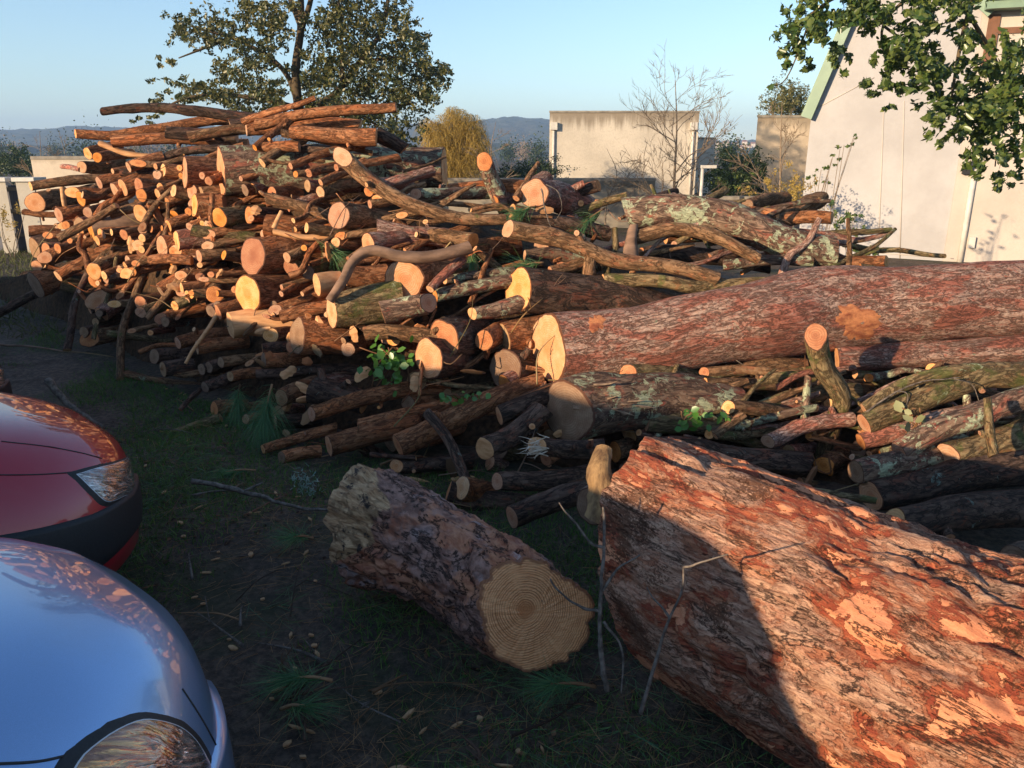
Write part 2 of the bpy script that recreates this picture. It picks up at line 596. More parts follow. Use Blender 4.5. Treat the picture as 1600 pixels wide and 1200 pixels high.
def L(mat, px, r1, r2=None, a=0.0, d=0.0, dd=None, label=None, cat=None, name=None, cut='cut', b=None, far=False, **kw):
    """one log given where it shows: px = its points in the photograph, r1 / r2 = half widths there, a = how round its sawn end shows
    (0 edge on, 1 full), d = how far behind the heap's face it lies, dd = how much deeper its far end lies"""
    r2 = r1 if r2 is None else r2
    (x0, y0), (x1, y1) = px[0], px[-1]
    t0 = surf(x0, y0) + d
    if dd is None:
        lat = math.hypot(x1 - x0, y1 - y0) / FPX * t0
        aa = min(a, 0.93)
        dd = lat * aa / math.sqrt(1 - aa * aa) if a > 0 else (surf(x1, y1) + d - t0)
        dd = max(-0.8, min(dd, 1.3))
    seglen = np.r_[0, np.cumsum([math.hypot(px[i + 1][0] - px[i][0], px[i + 1][1] - px[i][1]) for i in range(len(px) - 1)])]
    f = seglen / seglen[-1]
    ts = [t0 + dd * q for q in f]
    pts = [at(x, y, t) for (x, y), t in zip(px, ts)]
    n0 = None
    if a > 0:
        view = -ray(x0, y0)
        view /= np.linalg.norm(view)
        A = np.asarray(pts[0]) - np.asarray(pts[1])
        lat = A - view * (A @ view)
        lat /= np.linalg.norm(lat) + 1e-9
        n0 = a * view + math.sqrt(max(0.0, 1 - a * a)) * lat
    ra, rb = r1 * ts[0] / FPX, r2 * ts[-1] / FPX
    big = max(r1, r2)
    nm = name or ('branch' if big < 9.5 else 'log')
    seed = len(LOGS) + 1
    if cut == 'cut':
        cut = ('cut', 'cut_pale', 'cut', 'cut_red')[(seed * 7) % 4]
    seg = 10 if big < 7 else 16 if big < 22 else 30
    o = make_log(nm, pts, [ra, rb], mat, n0=n0, cut=cut, seed=seed, seg=seg, **kw)
    o['category'] = cat or ('branch' if nm == 'branch' else 'log')
    mx = sum(p[0] for p in px) / len(px)
    my = sum(p[1] for p in px) / len(px)
    ang = math.degrees(math.atan2(-(y1 - y0), x1 - x0))
    LOGS.append(dict(o=o, x=mx, y=my, x0=x0, y0=y0, r=big, mat=mat, a=a, ang=ang, label=label, px=px, ln=seglen[-1]))
    if label:
        o['label'] = label
    return o


# --- long branches thrown across the top
L('dark', [(160, 174), (225, 169), (310, 173), (395, 182), (445, 191)], 6, 9, d=.25, dd=.15, label='topmost branch, its thin end poking out against the sky')
L('red', [(619, 168), (540, 177), (455, 186), (400, 196)], 8, 9, a=.15, d=.3, dd=.1, label='straight red branch with a knot, sawn end in front of the oak crown')
L('red', [(493, 153), (458, 167), (415, 180), (380, 190)], 4, 6, d=.3, dd=.1, label='pointed branch rising at the very top of the pile')
L('red', [(118, 209), (190, 211), (255, 201), (312, 191), (400, 194), (470, 205)], 7, 8, a=.15, d=.3, dd=.15, label='long bent branch under the topmost one, sawn end against the blue hills')
L('red', [(175, 222), (280, 220), (388, 226)], 9, 9, d=.15, dd=.1, label='straight red branch lying above the pale split log')
L('brown', [(295, 214), (400, 206), (475, 200)], 8, 8, d=.4, dd=.1, label='brown branch wedged between the top branches')
L('red', [(385, 201), (480, 196), (562, 197)], 11, 10, d=.35, dd=.1, label='stout red branch directly below the one with the sawn end in front of the oak')
L('red', [(588, 214), (520, 210), (455, 207)], 14, 10, a=.1, d=.2, dd=.05, label='plump red log with a rough end, on the right of the top branches')
L('red', [(398, 231), (425, 209), (455, 186)], 5, 6, d=0.0, dd=.2, label='short branch leaning diagonally across the top branches')
L('brown', [(440, 208), (515, 224), (582, 240)], 6, 4, d=.1, dd=.1, label='brown branch sloping down below the plump red log')
L('red', [(468, 230), (405, 229)], 8, 8, a=.3, d=.2, dd=.1, label='short red log with a splintered end under the leaning branch')
L('dark', [(527, 237), (465, 233)], 5, 5, a=.3, d=.3, dd=.1, label='thin dark branch above the lichen covered trunk')
L('dark', [(588, 209), (632, 233)], 12, 10, d=.3, dd=.05, label='shaded log end hanging out beneath the plump red log')
L('dark', [(260, 207), (370, 213)], 9, 10, d=.6, dd=.1, label='dark branch in the gap between the two long top branches')
L('dark', [(360, 196), (520, 186)], 9, 9, d=.7, dd=.1, label='shadowed branch at the back of the top branches')
# --- upper left of the heap
L('red', [(137, 240), (190, 228)], 9, 9, a=.6, d=.1, label='log end beside the pale split log, upper one of two')
L('red', [(152, 246), (205, 240)], 8, 8, a=.85, d=.05, label='log end beside the pale split log, lower one of two')
L('split', [(158, 224), (205, 238), (262, 247)], 9, 7, d=.05, dd=.05, rough=.25, squash=.5, label='pale split log with its fresh torn side showing', cut='split')
L('brown', [(128, 261), (192, 257)], 9, 10, a=.75, d=.1, label='brown log with a round orange end just under the pale split log')
L('grey', [(97, 260), (126, 265)], 4, 4, d=.1, name='branch', label='flat stick poking out in front of the low pale wall')
L('dark', [(188, 270), (225, 266), (262, 242), (300, 233), (350, 232)], 6, 7, d=-.02, dd=.1, label='dark bowed branch curving below the pale split log')
L('red', [(243, 260), (300, 256)], 5, 8, a=.6, d=.1)
L('red', [(255, 266), (300, 272)], 11, 12, a=.3, d=.05, label='stubby log with a narrow cut end next to the red brown log')
L('red', [(289, 270), (350, 276)], 24, 24, a=.16, d=0, dd=.2, label='thick red brown log seen side on, left neighbour of the lichen trunk')
L('red', [(326, 283), (345, 279)], 7, 7, a=.8, d=-.12, dd=.15, label='sawn branch stub on the side of the thick red brown log')
L('lichen', [(346, 269), (450, 268), (580, 264), (694, 264)], 38, 30, a=.14, d=.1, dd=.25, rough=.09, label='big trunk crusted with pale lichen across the upper pile', name='trunk', cat='trunk')
L('brown', [(48, 291), (110, 284), (190, 276)], 7, 8, a=.25, d=.1, dd=.25, label='long stick over the biggest round end at the pile edge')
L('brown', [(55, 317), (150, 303)], 14, 14, a=.85, d=.02, dd=.5, label='log with a broad round end at the outermost edge of the pile')
L('split', [(98, 293), (101, 323)], 4, 3, d=-.08, dd=0, name='branch', cut='split', label='upright orange stake before the broad round log end')
L('red', [(155, 286), (205, 274)], 10, 12, a=.35, d=.05)
L('red', [(180, 298), (215, 288)], 13, 12, a=.35, d=.0)
L('red', [(192, 293), (240, 282)], 14, 15, a=.35, d=.02, label='stout red log with a crescent cut end, under the dark bowed branch')
L('red', [(221, 305), (280, 294)], 10, 11, a=.8, d=.0)
L('brown', [(250, 292), (300, 288)], 6, 8, a=.8, d=.05)
L('brown', [(271, 298), (310, 305)], 10, 10, a=.4, d=.05)
L('red', [(303, 321), (355, 326)], 18, 20, a=.3, d=-.02, label='red log with an upright oval end below the thick red brown log')
L('moss', [(343, 340), (410, 335)], 15, 15, a=.7, d=-.05, label='mossy log whose oval end sits under the lichen trunk')
L('red', [(300, 300), (340, 306)], 12, 12, a=.6, d=.1)
L('red', [(37, 331), (70, 336), (120, 337)], 5, 5, d=.05, dd=.2)
L('red', [(92, 336), (140, 326)], 12, 10, a=.4, d=-.03)
L('red', [(103, 352), (150, 345)], 7, 8, a=.8, d=0)
L('red', [(137, 332), (195, 320)], 8, 9, a=.85, d=-.03)
L('brown', [(183, 321), (150, 342), (92, 373)], 5, 7, a=.5, d=-.06, dd=-.02, label='thin dark branch slanting up in front of the left edge logs')
L('brown', [(172, 336), (215, 325), (263, 308)], 7, 9, d=-.05, dd=.1, label='branch slanting up to meet the logs beneath the crescent ended log')
L('pale', [(142, 360), (200, 350), (262, 334)], 16, 17, a=.2, d=-.02, dd=.2, label='thick pale barked log lying below two slanting branches')
L('brown', [(223, 358), (275, 350)], 8, 9, a=.9, d=-.06, label='small round log end just under the pale barked log')
L('brown', [(222, 372), (270, 364)], 7, 8, a=.7, d=-.04)
L('red', [(263, 353), (300, 343)], 10, 11, a=.35, d=0)
L('red', [(45, 362), (95, 361)], 8, 8, d=.05, dd=.15)
L('red', [(152, 376), (220, 360)], 8, 9, a=.35, d=-.03)
L('brown', [(88, 353), (130, 348)], 4, 6, a=.9, d=.03)
L('dark', [(54, 388), (100, 378)], 17, 16, a=.35, d=.1, cut='cut_old', label='shaded log end with an upright oval cut at the pile edge')
L('red', [(90, 388), (118, 384)], 8, 8, a=.6, d=-.02)
L('brown', [(57, 416), (90, 401), (132, 386)], 9, 9, a=.65, d=-.02, dd=.2, label='brown branch with a yellow slanted cut at the lower pile edge')
L('red', [(91, 432), (150, 397), (205, 372)], 9, 10, a=.3, d=-.08, dd=.1, label='reddish branch sloping steeply over the lower left logs')
L('brown', [(147, 424), (222, 381)], 13, 11, a=.72, d=-.08, dd=.35, label='log with a big slanted oval end low at the left of the pile')
L('dark', [(-15, 497), (60, 459), (110, 434), (165, 404)], 7, 7, d=-.1, dd=.1, label='long dark branch reaching down from the pile to the far ground')
L('red', [(56, 446), (95, 432)], 23, 20, a=.3, d=.1, cut='cut_old', label='large log end in shade at the bottom left corner of the pile')
L('red', [(221, 390), (262, 384)], 6, 8, a=.8, d=0)
L('red', [(253, 385), (290, 384)], 17, 15, a=.45, d=-.06, label='log with an upright oval end above the leaning pole')
L('brown', [(270, 393), (300, 396)], 7, 8, a=.8, d=-.02)
L('brown', [(188, 592), (196, 520), (222, 440), (252, 378)], 6, 6, d=-.05, dd=.55, label='tall pole leaning from the mud up onto the pile')
L('dark', [(105, 547), (122, 472), (137, 428)], 6, 5, d=-.05, dd=.3, label='dark pole leaning at the left end of the pile')
L('brown', [(230, 497), (265, 462), (300, 425), (350, 397), (384, 378)], 5, 6, d=-.08, dd=.2, label='crooked branch climbing across the middle left logs')
L('red', [(300, 407), (238, 406)], 8, 8, a=.3, d=0)
L('brown', [(311, 400), (365, 395)], 10, 10, a=.4, d=-.03)
L('grey', [(276, 378), (330, 376), (390, 384)], 19, 19, a=.2, d=0, dd=.1, label='thick grey log lying flat left of the first of two big oval ends')
L('moss', [(300, 359), (350, 364), (400, 372)], 9, 9, d=-.12, dd=.05, label='yellow mossed branch lying on the thick grey log')
L('red', [(395, 400), (470, 400), (560, 402)], 30, 25, a=.58, d=-.1, dd=.45, label='big dark log, upper of two with large oval orange ends', kf=1.5)
L('red', [(387, 458), (440, 453), (500, 450)], 29, 25, a=.6, d=-.08, dd=.4, label='big red log, lower of two with large oval orange ends')
L('red', [(284, 451), (350, 443)], 10, 10, a=.25, d=-.03, dd=.2)
L('moss', [(273, 478), (310, 463), (350, 453)], 8, 8, a=.5, d=-.03, dd=.1)
L('red', [(341, 488), (390, 473)], 12, 12, a=.3, d=-.05, dd=.15)
L('moss', [(220, 488), (262, 474)], 9, 8, a=.75, d=-.05, dd=.15, label='yellowish log with a ragged orange end, beside the leaning pole')
L('red', [(200, 408), (250, 400)], 9, 9, a=.4, d=.05)
L('dark', [(165, 435), (215, 425)], 9, 9, a=.4, d=.1)
# --- shaded foot of the heap on the left
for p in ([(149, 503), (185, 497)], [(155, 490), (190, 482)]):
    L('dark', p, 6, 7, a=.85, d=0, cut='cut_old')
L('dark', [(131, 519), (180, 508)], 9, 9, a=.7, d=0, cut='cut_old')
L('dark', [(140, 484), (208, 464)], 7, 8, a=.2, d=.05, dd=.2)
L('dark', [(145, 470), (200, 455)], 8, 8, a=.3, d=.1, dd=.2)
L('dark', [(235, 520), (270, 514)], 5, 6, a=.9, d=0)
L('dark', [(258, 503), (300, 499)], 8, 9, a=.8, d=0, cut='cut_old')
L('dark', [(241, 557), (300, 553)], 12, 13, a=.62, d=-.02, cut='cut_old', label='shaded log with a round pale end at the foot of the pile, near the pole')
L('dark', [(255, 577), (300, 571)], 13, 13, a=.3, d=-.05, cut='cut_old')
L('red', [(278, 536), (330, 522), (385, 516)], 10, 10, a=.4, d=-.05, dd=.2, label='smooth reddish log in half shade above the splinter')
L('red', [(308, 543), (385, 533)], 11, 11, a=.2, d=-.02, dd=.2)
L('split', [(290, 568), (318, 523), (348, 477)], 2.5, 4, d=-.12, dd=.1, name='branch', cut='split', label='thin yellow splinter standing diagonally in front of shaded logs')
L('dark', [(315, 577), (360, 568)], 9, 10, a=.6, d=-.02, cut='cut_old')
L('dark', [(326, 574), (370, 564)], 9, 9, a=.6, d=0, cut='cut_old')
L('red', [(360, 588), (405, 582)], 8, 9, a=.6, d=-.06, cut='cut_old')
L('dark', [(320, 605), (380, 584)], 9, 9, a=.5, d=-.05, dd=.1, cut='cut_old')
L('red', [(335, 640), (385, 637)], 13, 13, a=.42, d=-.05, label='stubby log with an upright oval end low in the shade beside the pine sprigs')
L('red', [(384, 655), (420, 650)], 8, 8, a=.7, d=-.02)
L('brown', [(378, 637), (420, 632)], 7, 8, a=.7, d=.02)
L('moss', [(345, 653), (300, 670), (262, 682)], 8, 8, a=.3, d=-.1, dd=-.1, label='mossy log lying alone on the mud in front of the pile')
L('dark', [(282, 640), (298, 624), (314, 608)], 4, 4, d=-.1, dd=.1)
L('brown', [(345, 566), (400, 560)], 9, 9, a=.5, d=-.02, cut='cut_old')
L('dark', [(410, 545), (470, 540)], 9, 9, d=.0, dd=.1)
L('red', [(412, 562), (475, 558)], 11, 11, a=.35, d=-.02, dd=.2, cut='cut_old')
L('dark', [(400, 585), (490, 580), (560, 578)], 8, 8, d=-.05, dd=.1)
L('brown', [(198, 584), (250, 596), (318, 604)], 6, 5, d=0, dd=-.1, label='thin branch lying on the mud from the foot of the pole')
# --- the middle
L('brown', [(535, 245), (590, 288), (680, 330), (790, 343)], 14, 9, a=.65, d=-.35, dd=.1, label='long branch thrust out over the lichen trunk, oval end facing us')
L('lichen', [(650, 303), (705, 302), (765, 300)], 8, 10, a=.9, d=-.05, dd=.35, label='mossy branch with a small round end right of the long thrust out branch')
L('lichen', [(757, 253), (784, 308), (803, 352)], 13, 14, a=.85, d=-.1, dd=.25, label='stump piece sticking upright, round cut end against the willow')
L('brown', [(529, 337), (580, 345), (640, 358)], 22, 18, a=.7, d=-.1, dd=.35, label='log with a wide oval cut directly below the lichen trunk')
L('grey', [(590, 356), (640, 370), (700, 372)], 14, 15, d=-.05, dd=.1, label='grey log running behind the gnarled bare branch')
L('brown', [(418, 310), (470, 325), (530, 345)], 9, 9, d=-.1, dd=.05, label='branch with a fresh torn tip, sloping to the wide oval cut')
L('red', [(415, 352), (480, 355), (560, 352)], 18, 15, d=.05, dd=.1, label='red log under the torn tipped branch')
L('split', [(428, 362), (490, 370), (572, 362)], 8, 7, d=-.1, dd=.05, rough=.2, squash=.4, cut='split', label='long pale splinter of wood on top of the upper big oval ended log')
L('split', [(440, 330), (428, 357)], 3, 4, d=-.2, dd=0, name='branch', cut='split')
L('grey', [(575, 380), (640, 372), (705, 372)], 14, 13, a=.7, d=-.12, dd=.35, label='grey log with a round pale end above the gnarled branch')
L('brown', [(740, 375), (700, 371), (640, 366)], 11, 10, a=.75, d=-.15, dd=.25, label='short branch with a round end facing right, beside pine needles')
L('brown', [(742, 388), (760, 405), (785, 425)], 5, 7, d=-.15, dd=.1)
L('pale', [(515, 470), (537, 440), (552, 412), (580, 396), (630, 405), (680, 397), (735, 386)], 7, 10, d=-.3, dd=.05, rough=.09, label='gnarled bare grey branch bent like an elbow in the middle of the pile', cut='split')
L('red', [(632, 438), (680, 430), (730, 424)], 33, 28, a=.9, d=-.12, dd=.5, label='log with the largest flat pinkish cut, below the gnarled branch')
L('split', [(495, 445), (535, 438)], 17, 15, a=.3, d=-.15, dd=.1, cut='split', label='pale chopped block next to the lower end of the gnarled branch')
L('red', [(540, 432), (610, 430)], 15, 18, d=-.05, dd=.1, label='red log between the gnarled branch and the mossy green log')
L('moss', [(518, 487), (560, 482), (625, 470)], 27, 30, a=.26, d=-.12, dd=.1, label='mossy green log with a narrow orange cut, in the middle of the pile')
L('lichen', [(670, 473), (640, 478), (597, 488)], 15, 18, a=.72, d=-.3, dd=0, label='short lichen log with two cut ends, in front of the flat pinkish cut')
L('lichen', [(680, 462), (735, 452), (800, 438)], 11, 11, d=-.1, dd=.1, label='lichen crusted branch running right from the short lichen log')
L('lichen', [(695, 438), (745, 433), (800, 425)], 6, 8, a=.6, d=-.12, dd=.1)
L('grey', [(672, 452), (697, 427), (724, 404)], 7, 7, d=-.22, dd=.1, label='lichen flecked stick leaning beside the flat pinkish cut')
L('lichen', [(738, 490), (770, 484), (815, 473)], 10, 15, a=.6, d=-.12, dd=.1, label='broken branch with a ragged pale tip above the two overlapping round ends', cut='split')
L('red', [(756, 532), (790, 518)], 16, 18, a=.92, d=-.05, label='small round log end between the doubled cut and dark red end')
L('dark', [(810, 452), (880, 460), (960, 468), (1050, 492)], 33, 26, a=.6, d=-.12, dd=.3, rough=.12, label='dark rough barked log with a rounded red end, on top of the longest log')
L('grey', [(858, 544), (1000, 532), (1180, 506), (1380, 484), (1640, 462)], 54, 58, a=.46, d=-.1, dd=.35, rough=.07, name='trunk', cat='trunk', label='longest grey red trunk, tall oval cut end, running to the picture edge')
L('red', [(785, 532), (830, 525), (890, 515)], 26, 26, a=.5, d=.08, dd=.2, label='dark red log end tucked left of the longest trunk', cut='cut_old')
L('dark', [(693, 532), (745, 522)], 33, 30, a=.72, d=-.1, dd=.35, label='upper half of the doubled orange cut above the ivy', cut='cut')
L('dark', [(670, 562), (725, 556)], 30, 26, a=.68, d=-.12, dd=.35, label='lower half of the doubled orange cut above the ivy', cut='cut')
L('brown', [(700, 530), (600, 520), (570, 522)], 12, 12, d=-.02, dd=0, label='rough brown log under the mossy green log')
L('split', [(360, 510), (400, 503), (470, 503), (555, 506)], 20, 22, a=.2, d=-.08, dd=.1, rough=.2, cut='split', label='split reddish log showing its torn long side, half in shade')
L('red', [(465, 525), (540, 528)], 28, 26, a=.4, d=-.06, dd=.1, cut='cut_old', label='dark log with a narrow leaf shaped cut beside the split reddish log')
L('red', [(440, 495), (520, 478)], 10, 10, d=-.1, dd=0)
L('dark', [(790, 578), (860, 575)], 32, 30, a=.8, d=.12, dd=.3, cut='cut_old', label='grey weathered log end in shade under the dark red end')
L('lichen', [(887, 645), (960, 635), (1060, 628), (1150, 640)], 46, 36, a=.72, d=-.15, dd=.25, cut='cut_old', rough=.1, label='old cracked log end in shade with splintered wood, under the longest trunk')
L('moss', [(981, 584), (1040, 588), (1110, 600)], 15, 16, a=.85, d=-.12, dd=.3, label='mossy branch with a round cut end just below the longest trunk')
L('brown', [(1101, 600), (1160, 604), (1230, 600)], 10, 10, a=.5, d=-.15, dd=.2)
L('brown', [(1138, 637), (1185, 640), (1240, 650)], 11, 11, a=.9, d=-.2, dd=.2, label='forked branch with a small round end left of the standing stub')
L('brown', [(1117, 681), (1137, 665), (1162, 648)], 7, 8, a=.3, d=-.22, dd=.05)
L('moss', [(1275, 526), (1285, 572), (1312, 622), (1300, 660), (1284, 720)], 17, 13, a=.95, d=-.75, dd=.35, rough=.12, label='crooked stub standing up in front of the longest trunk', name='branch')
L('grey', [(1308, 562), (1400, 556), (1500, 550), (1640, 542)], 20, 24, a=.15, d=-.05, dd=.1, label='red grey log lying directly under the longest trunk, marked by a round shadow')
L('moss', [(1350, 640), (1420, 606), (1490, 582), (1560, 575)], 11, 10, d=-.25, dd=.15, label='mossy branch rising toward the red grey log')
L('moss', [(1350, 662), (1440, 620), (1520, 598), (1640, 588)], 17, 20, d=-.2, dd=.2, label='stout mossy branch below the red grey log, beside leaves')
L('grey', [(1345, 690), (1420, 672), (1500, 640), (1640, 612)], 14, 14, d=-.1, dd=.2, label='grey branch between the stout mossy branch and the whitish one')
L('lichen', [(1405, 706), (1470, 674), (1540, 652), (1640, 610)], 17, 20, a=.45, d=-.35, dd=.15, label='whitish lichen branch rising to the picture edge')
L('moss', [(1480, 712), (1560, 690), (1640, 665)], 20, 24, d=-.3, dd=.1, label='olive branch right of the upright stick')
L('moss', [(1552, 712), (1548, 670), (1543, 622)], 8, 6, d=-.6, dd=.1, name='branch', label='upright stick crossing the whitish lichen branch')
L('lichen', [(1337, 738), (1400, 722), (1500, 700)], 20, 22, a=.5, d=-.35, dd=.3, cut='cut_old', label='shaded log end crusted with blue green lichen')
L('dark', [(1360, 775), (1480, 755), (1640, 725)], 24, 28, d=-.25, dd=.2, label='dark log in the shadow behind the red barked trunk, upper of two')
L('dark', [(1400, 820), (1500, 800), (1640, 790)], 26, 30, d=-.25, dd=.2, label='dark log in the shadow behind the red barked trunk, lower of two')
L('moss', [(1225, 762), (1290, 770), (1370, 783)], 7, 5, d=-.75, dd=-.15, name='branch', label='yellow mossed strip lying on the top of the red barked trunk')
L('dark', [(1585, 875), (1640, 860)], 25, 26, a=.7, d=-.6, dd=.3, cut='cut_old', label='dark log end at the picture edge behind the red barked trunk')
L('moss', [(1180, 600), (1230, 588), (1270, 590)], 9, 9, d=-.05, dd=.1)
L('grey', [(1200, 690), (1250, 672), (1330, 655)], 12, 12, d=-.1, dd=.15)
L('moss', [(1010, 660), (1100, 668), (1200, 690)], 14, 14, d=-.05, dd=.15, label='green stained log in shade below the forked branch')
L('moss', [(1190, 640), (1250, 625), (1340, 612)], 14, 14, d=.05, dd=.1)
L('dark', [(1020, 700), (1120, 705), (1260, 725)], 18, 20, d=-.1, dd=.1)
L('brown', [(1110, 590), (1180, 575), (1260, 570)], 10, 10, d=.02, dd=.1)
# --- right, behind the longest trunk
L('grey', [(835, 302), (870, 310), (915, 330)], 23, 24, a=.9, d=-.1, dd=.5, label='log with a broad round cut at the back, in front of the low concrete wall')
L('dark', [(935, 290), (905, 299), (860, 318)], 9, 10, a=.4, d=-.1, dd=.1, label='dark branch poking up right of the broad round cut at the back')
L('moss', [(981, 305), (940, 316), (890, 340)], 6, 7, a=.3, d=-.25, dd=.1, label='thin mossy branch pointing up toward the low concrete wall')
L('brown', [(794, 358), (860, 375), (950, 400), (1060, 418), (1120, 436)], 15, 11, a=.5, d=-.3, dd=.05, label='long brown branch crossing over the middle, with a stub hanging down')
L('brown', [(925, 395), (922, 415), (920, 438)], 10, 11, d=-.25, dd=0, label='short stub hanging from the long brown branch')
L('lichen', [(980, 335), (1050, 328), (1130, 345), (1220, 378), (1302, 394)], 27, 24, d=-.1, dd=-.1, rough=.1, label='arched lichen trunk lying on the back of the pile before the wall', name='trunk', cat='trunk')
L('brown', [(990, 372), (1055, 357), (1120, 370), (1185, 405)], 12, 9, d=-.3, dd=-.1, label='smaller arched branch under the arched lichen trunk')
L('moss', [(942, 438), (1080, 442), (1200, 440), (1285, 440)], 11, 10, d=-.1, dd=.1, label='straight mossy branch lying along the top of the longest trunk')
L('pale', [(985, 405), (986, 380), (990, 352)], 13, 6, d=-.2, dd=.05, rough=.2, label='yellowish split stump standing under the smaller arched branch', cut='split')
L('lichen', [(1130, 415), (1200, 411), (1268, 408)], 8, 8, d=-.15, dd=.05, label='lichen stick left of the upright twig')
L('red', [(1215, 336), (1165, 334)], 9, 10, d=-.1, dd=.1, a=.3)
L('red', [(1300, 340), (1260, 340), (1225, 344)], 10, 11, a=.2, d=-.1, dd=.1, label='short red log in front of the white building wall')
L('brown', [(1281, 312), (1262, 324), (1238, 338)], 5, 6, a=.4, d=-.12, dd=.1, label='forked stub rising from the short red log')
L('moss', [(1345, 420), (1420, 425), (1510, 424)], 8, 8, d=-.2, dd=.05, label='yellow green branch lying between the longest trunk and the building')
L('red', [(1385, 409), (1340, 408), (1295, 410)], 9, 10, a=.3, d=-.15, dd=.1)
L('brown', [(1318, 442), (1328, 400), (1325, 342)], 5, 3, d=-.35, dd=0, name='branch', label='upright forked twig in front of the white building')
L('red', [(1040, 372), (1100, 368)], 9, 9, a=.4, d=.1, dd=.1)
L('dark', [(1000, 400), (1100, 395), (1200, 415)], 12, 12, d=.15, dd=.1)
L('brown', [(860, 425), (910, 410)], 9, 9, d=-.05, dd=.1, a=.4)
L('lichen', [(820, 400), (870, 395), (940, 415)], 10, 10, d=.0, dd=.1)
L('dark', [(800, 330), (850, 345), (950, 365)], 12, 13, d=.05, dd=.2)
L('red', [(700, 300), (790, 298), (870, 300)], 12, 12, d=.25, dd=.1, label='red log behind the upright stump piece')
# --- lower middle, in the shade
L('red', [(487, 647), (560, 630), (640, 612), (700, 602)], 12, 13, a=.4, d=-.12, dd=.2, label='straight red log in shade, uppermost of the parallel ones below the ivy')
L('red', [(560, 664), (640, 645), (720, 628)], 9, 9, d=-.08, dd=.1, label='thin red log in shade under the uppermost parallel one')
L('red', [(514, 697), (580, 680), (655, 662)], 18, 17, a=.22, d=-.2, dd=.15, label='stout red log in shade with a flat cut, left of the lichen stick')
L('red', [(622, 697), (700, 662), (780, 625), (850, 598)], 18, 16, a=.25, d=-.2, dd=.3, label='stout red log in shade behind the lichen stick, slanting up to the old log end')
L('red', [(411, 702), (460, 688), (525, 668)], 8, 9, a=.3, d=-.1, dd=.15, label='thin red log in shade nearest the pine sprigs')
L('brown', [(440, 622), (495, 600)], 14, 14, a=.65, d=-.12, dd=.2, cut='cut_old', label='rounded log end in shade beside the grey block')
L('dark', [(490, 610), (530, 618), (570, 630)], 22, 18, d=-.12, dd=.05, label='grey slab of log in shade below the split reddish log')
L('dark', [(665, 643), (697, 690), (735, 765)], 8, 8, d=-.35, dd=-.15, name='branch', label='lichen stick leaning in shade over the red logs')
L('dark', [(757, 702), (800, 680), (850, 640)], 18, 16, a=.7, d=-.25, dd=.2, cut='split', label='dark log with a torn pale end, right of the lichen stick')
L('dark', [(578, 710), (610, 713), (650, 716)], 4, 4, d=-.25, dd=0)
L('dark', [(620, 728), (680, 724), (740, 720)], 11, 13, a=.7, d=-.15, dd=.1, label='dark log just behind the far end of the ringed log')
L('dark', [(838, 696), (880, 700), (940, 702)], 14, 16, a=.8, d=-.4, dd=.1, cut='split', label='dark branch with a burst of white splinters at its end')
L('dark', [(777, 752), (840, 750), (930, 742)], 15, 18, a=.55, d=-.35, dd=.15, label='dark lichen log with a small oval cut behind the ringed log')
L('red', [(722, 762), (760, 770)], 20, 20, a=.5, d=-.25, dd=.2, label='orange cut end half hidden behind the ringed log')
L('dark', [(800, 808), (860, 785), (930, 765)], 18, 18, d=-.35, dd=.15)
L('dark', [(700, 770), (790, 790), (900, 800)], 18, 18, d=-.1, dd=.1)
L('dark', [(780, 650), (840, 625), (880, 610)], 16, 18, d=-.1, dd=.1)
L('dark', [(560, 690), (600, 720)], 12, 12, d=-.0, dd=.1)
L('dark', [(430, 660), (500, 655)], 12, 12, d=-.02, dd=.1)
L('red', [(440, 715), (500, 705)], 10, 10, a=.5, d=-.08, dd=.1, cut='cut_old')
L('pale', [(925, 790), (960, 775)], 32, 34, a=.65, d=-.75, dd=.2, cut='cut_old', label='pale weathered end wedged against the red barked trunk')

# --- logs deeper inside, seen only through the gaps
MASK = [(60, 300, 330, 470), (300, 290, 640, 430), (250, 430, 900, 520), (330, 500, 900, 600), (430, 590, 900, 700), (620, 700, 930, 790), (700, 310, 1250, 440), (900, 590, 1600, 740), (1150, 700, 1600, 800), (160, 245, 540, 290), (110, 440, 340, 560)]
area = np.array([(b[2] - b[0]) * (b[3] - b[1]) for b in MASK], dtype=float)
rr = random.Random(5)
for k in range(150):
    b = MASK[int(RNG.choice(len(MASK), p=area / area.sum()))]
    x, y = rr.uniform(b[0], b[2]), rr.uniform(b[1], b[3])
    r = rr.uniform(6, 15) * (1.25 if y > 560 else 1.0)
    ln = rr.uniform(60, 170)
    an = R(max(-18, min(38, rr.gauss(13, 14))))
    if y - ln * math.sin(an) * .7 < 262:
        continue
    left_end = rr.random() < .42
    a = rr.uniform(.35, .9) if left_end else 0
    d = rr.uniform(.08, .22)
    if surf(x, y) > 8.4 or surf(x + ln * .7, y - ln * .25) > 8.8:
        continue
    L(rr.choice(['red', 'red', 'brown', 'grey', 'moss', 'dark'] if x < 900 else ['brown', 'moss', 'grey', 'lichen', 'dark']), [(x, y), (x + ln * math.cos(an) * .7, y - ln * math.sin(an) * .7)], r, r * rr.uniform(.85, 1.1), a=a, d=d, dd=rr.uniform(.2, .6), cut=rr.choice(['cut', 'cut_old', 'cut_red']), face1=False, stubs=False)
    LOGS[-1]['filler'] = True

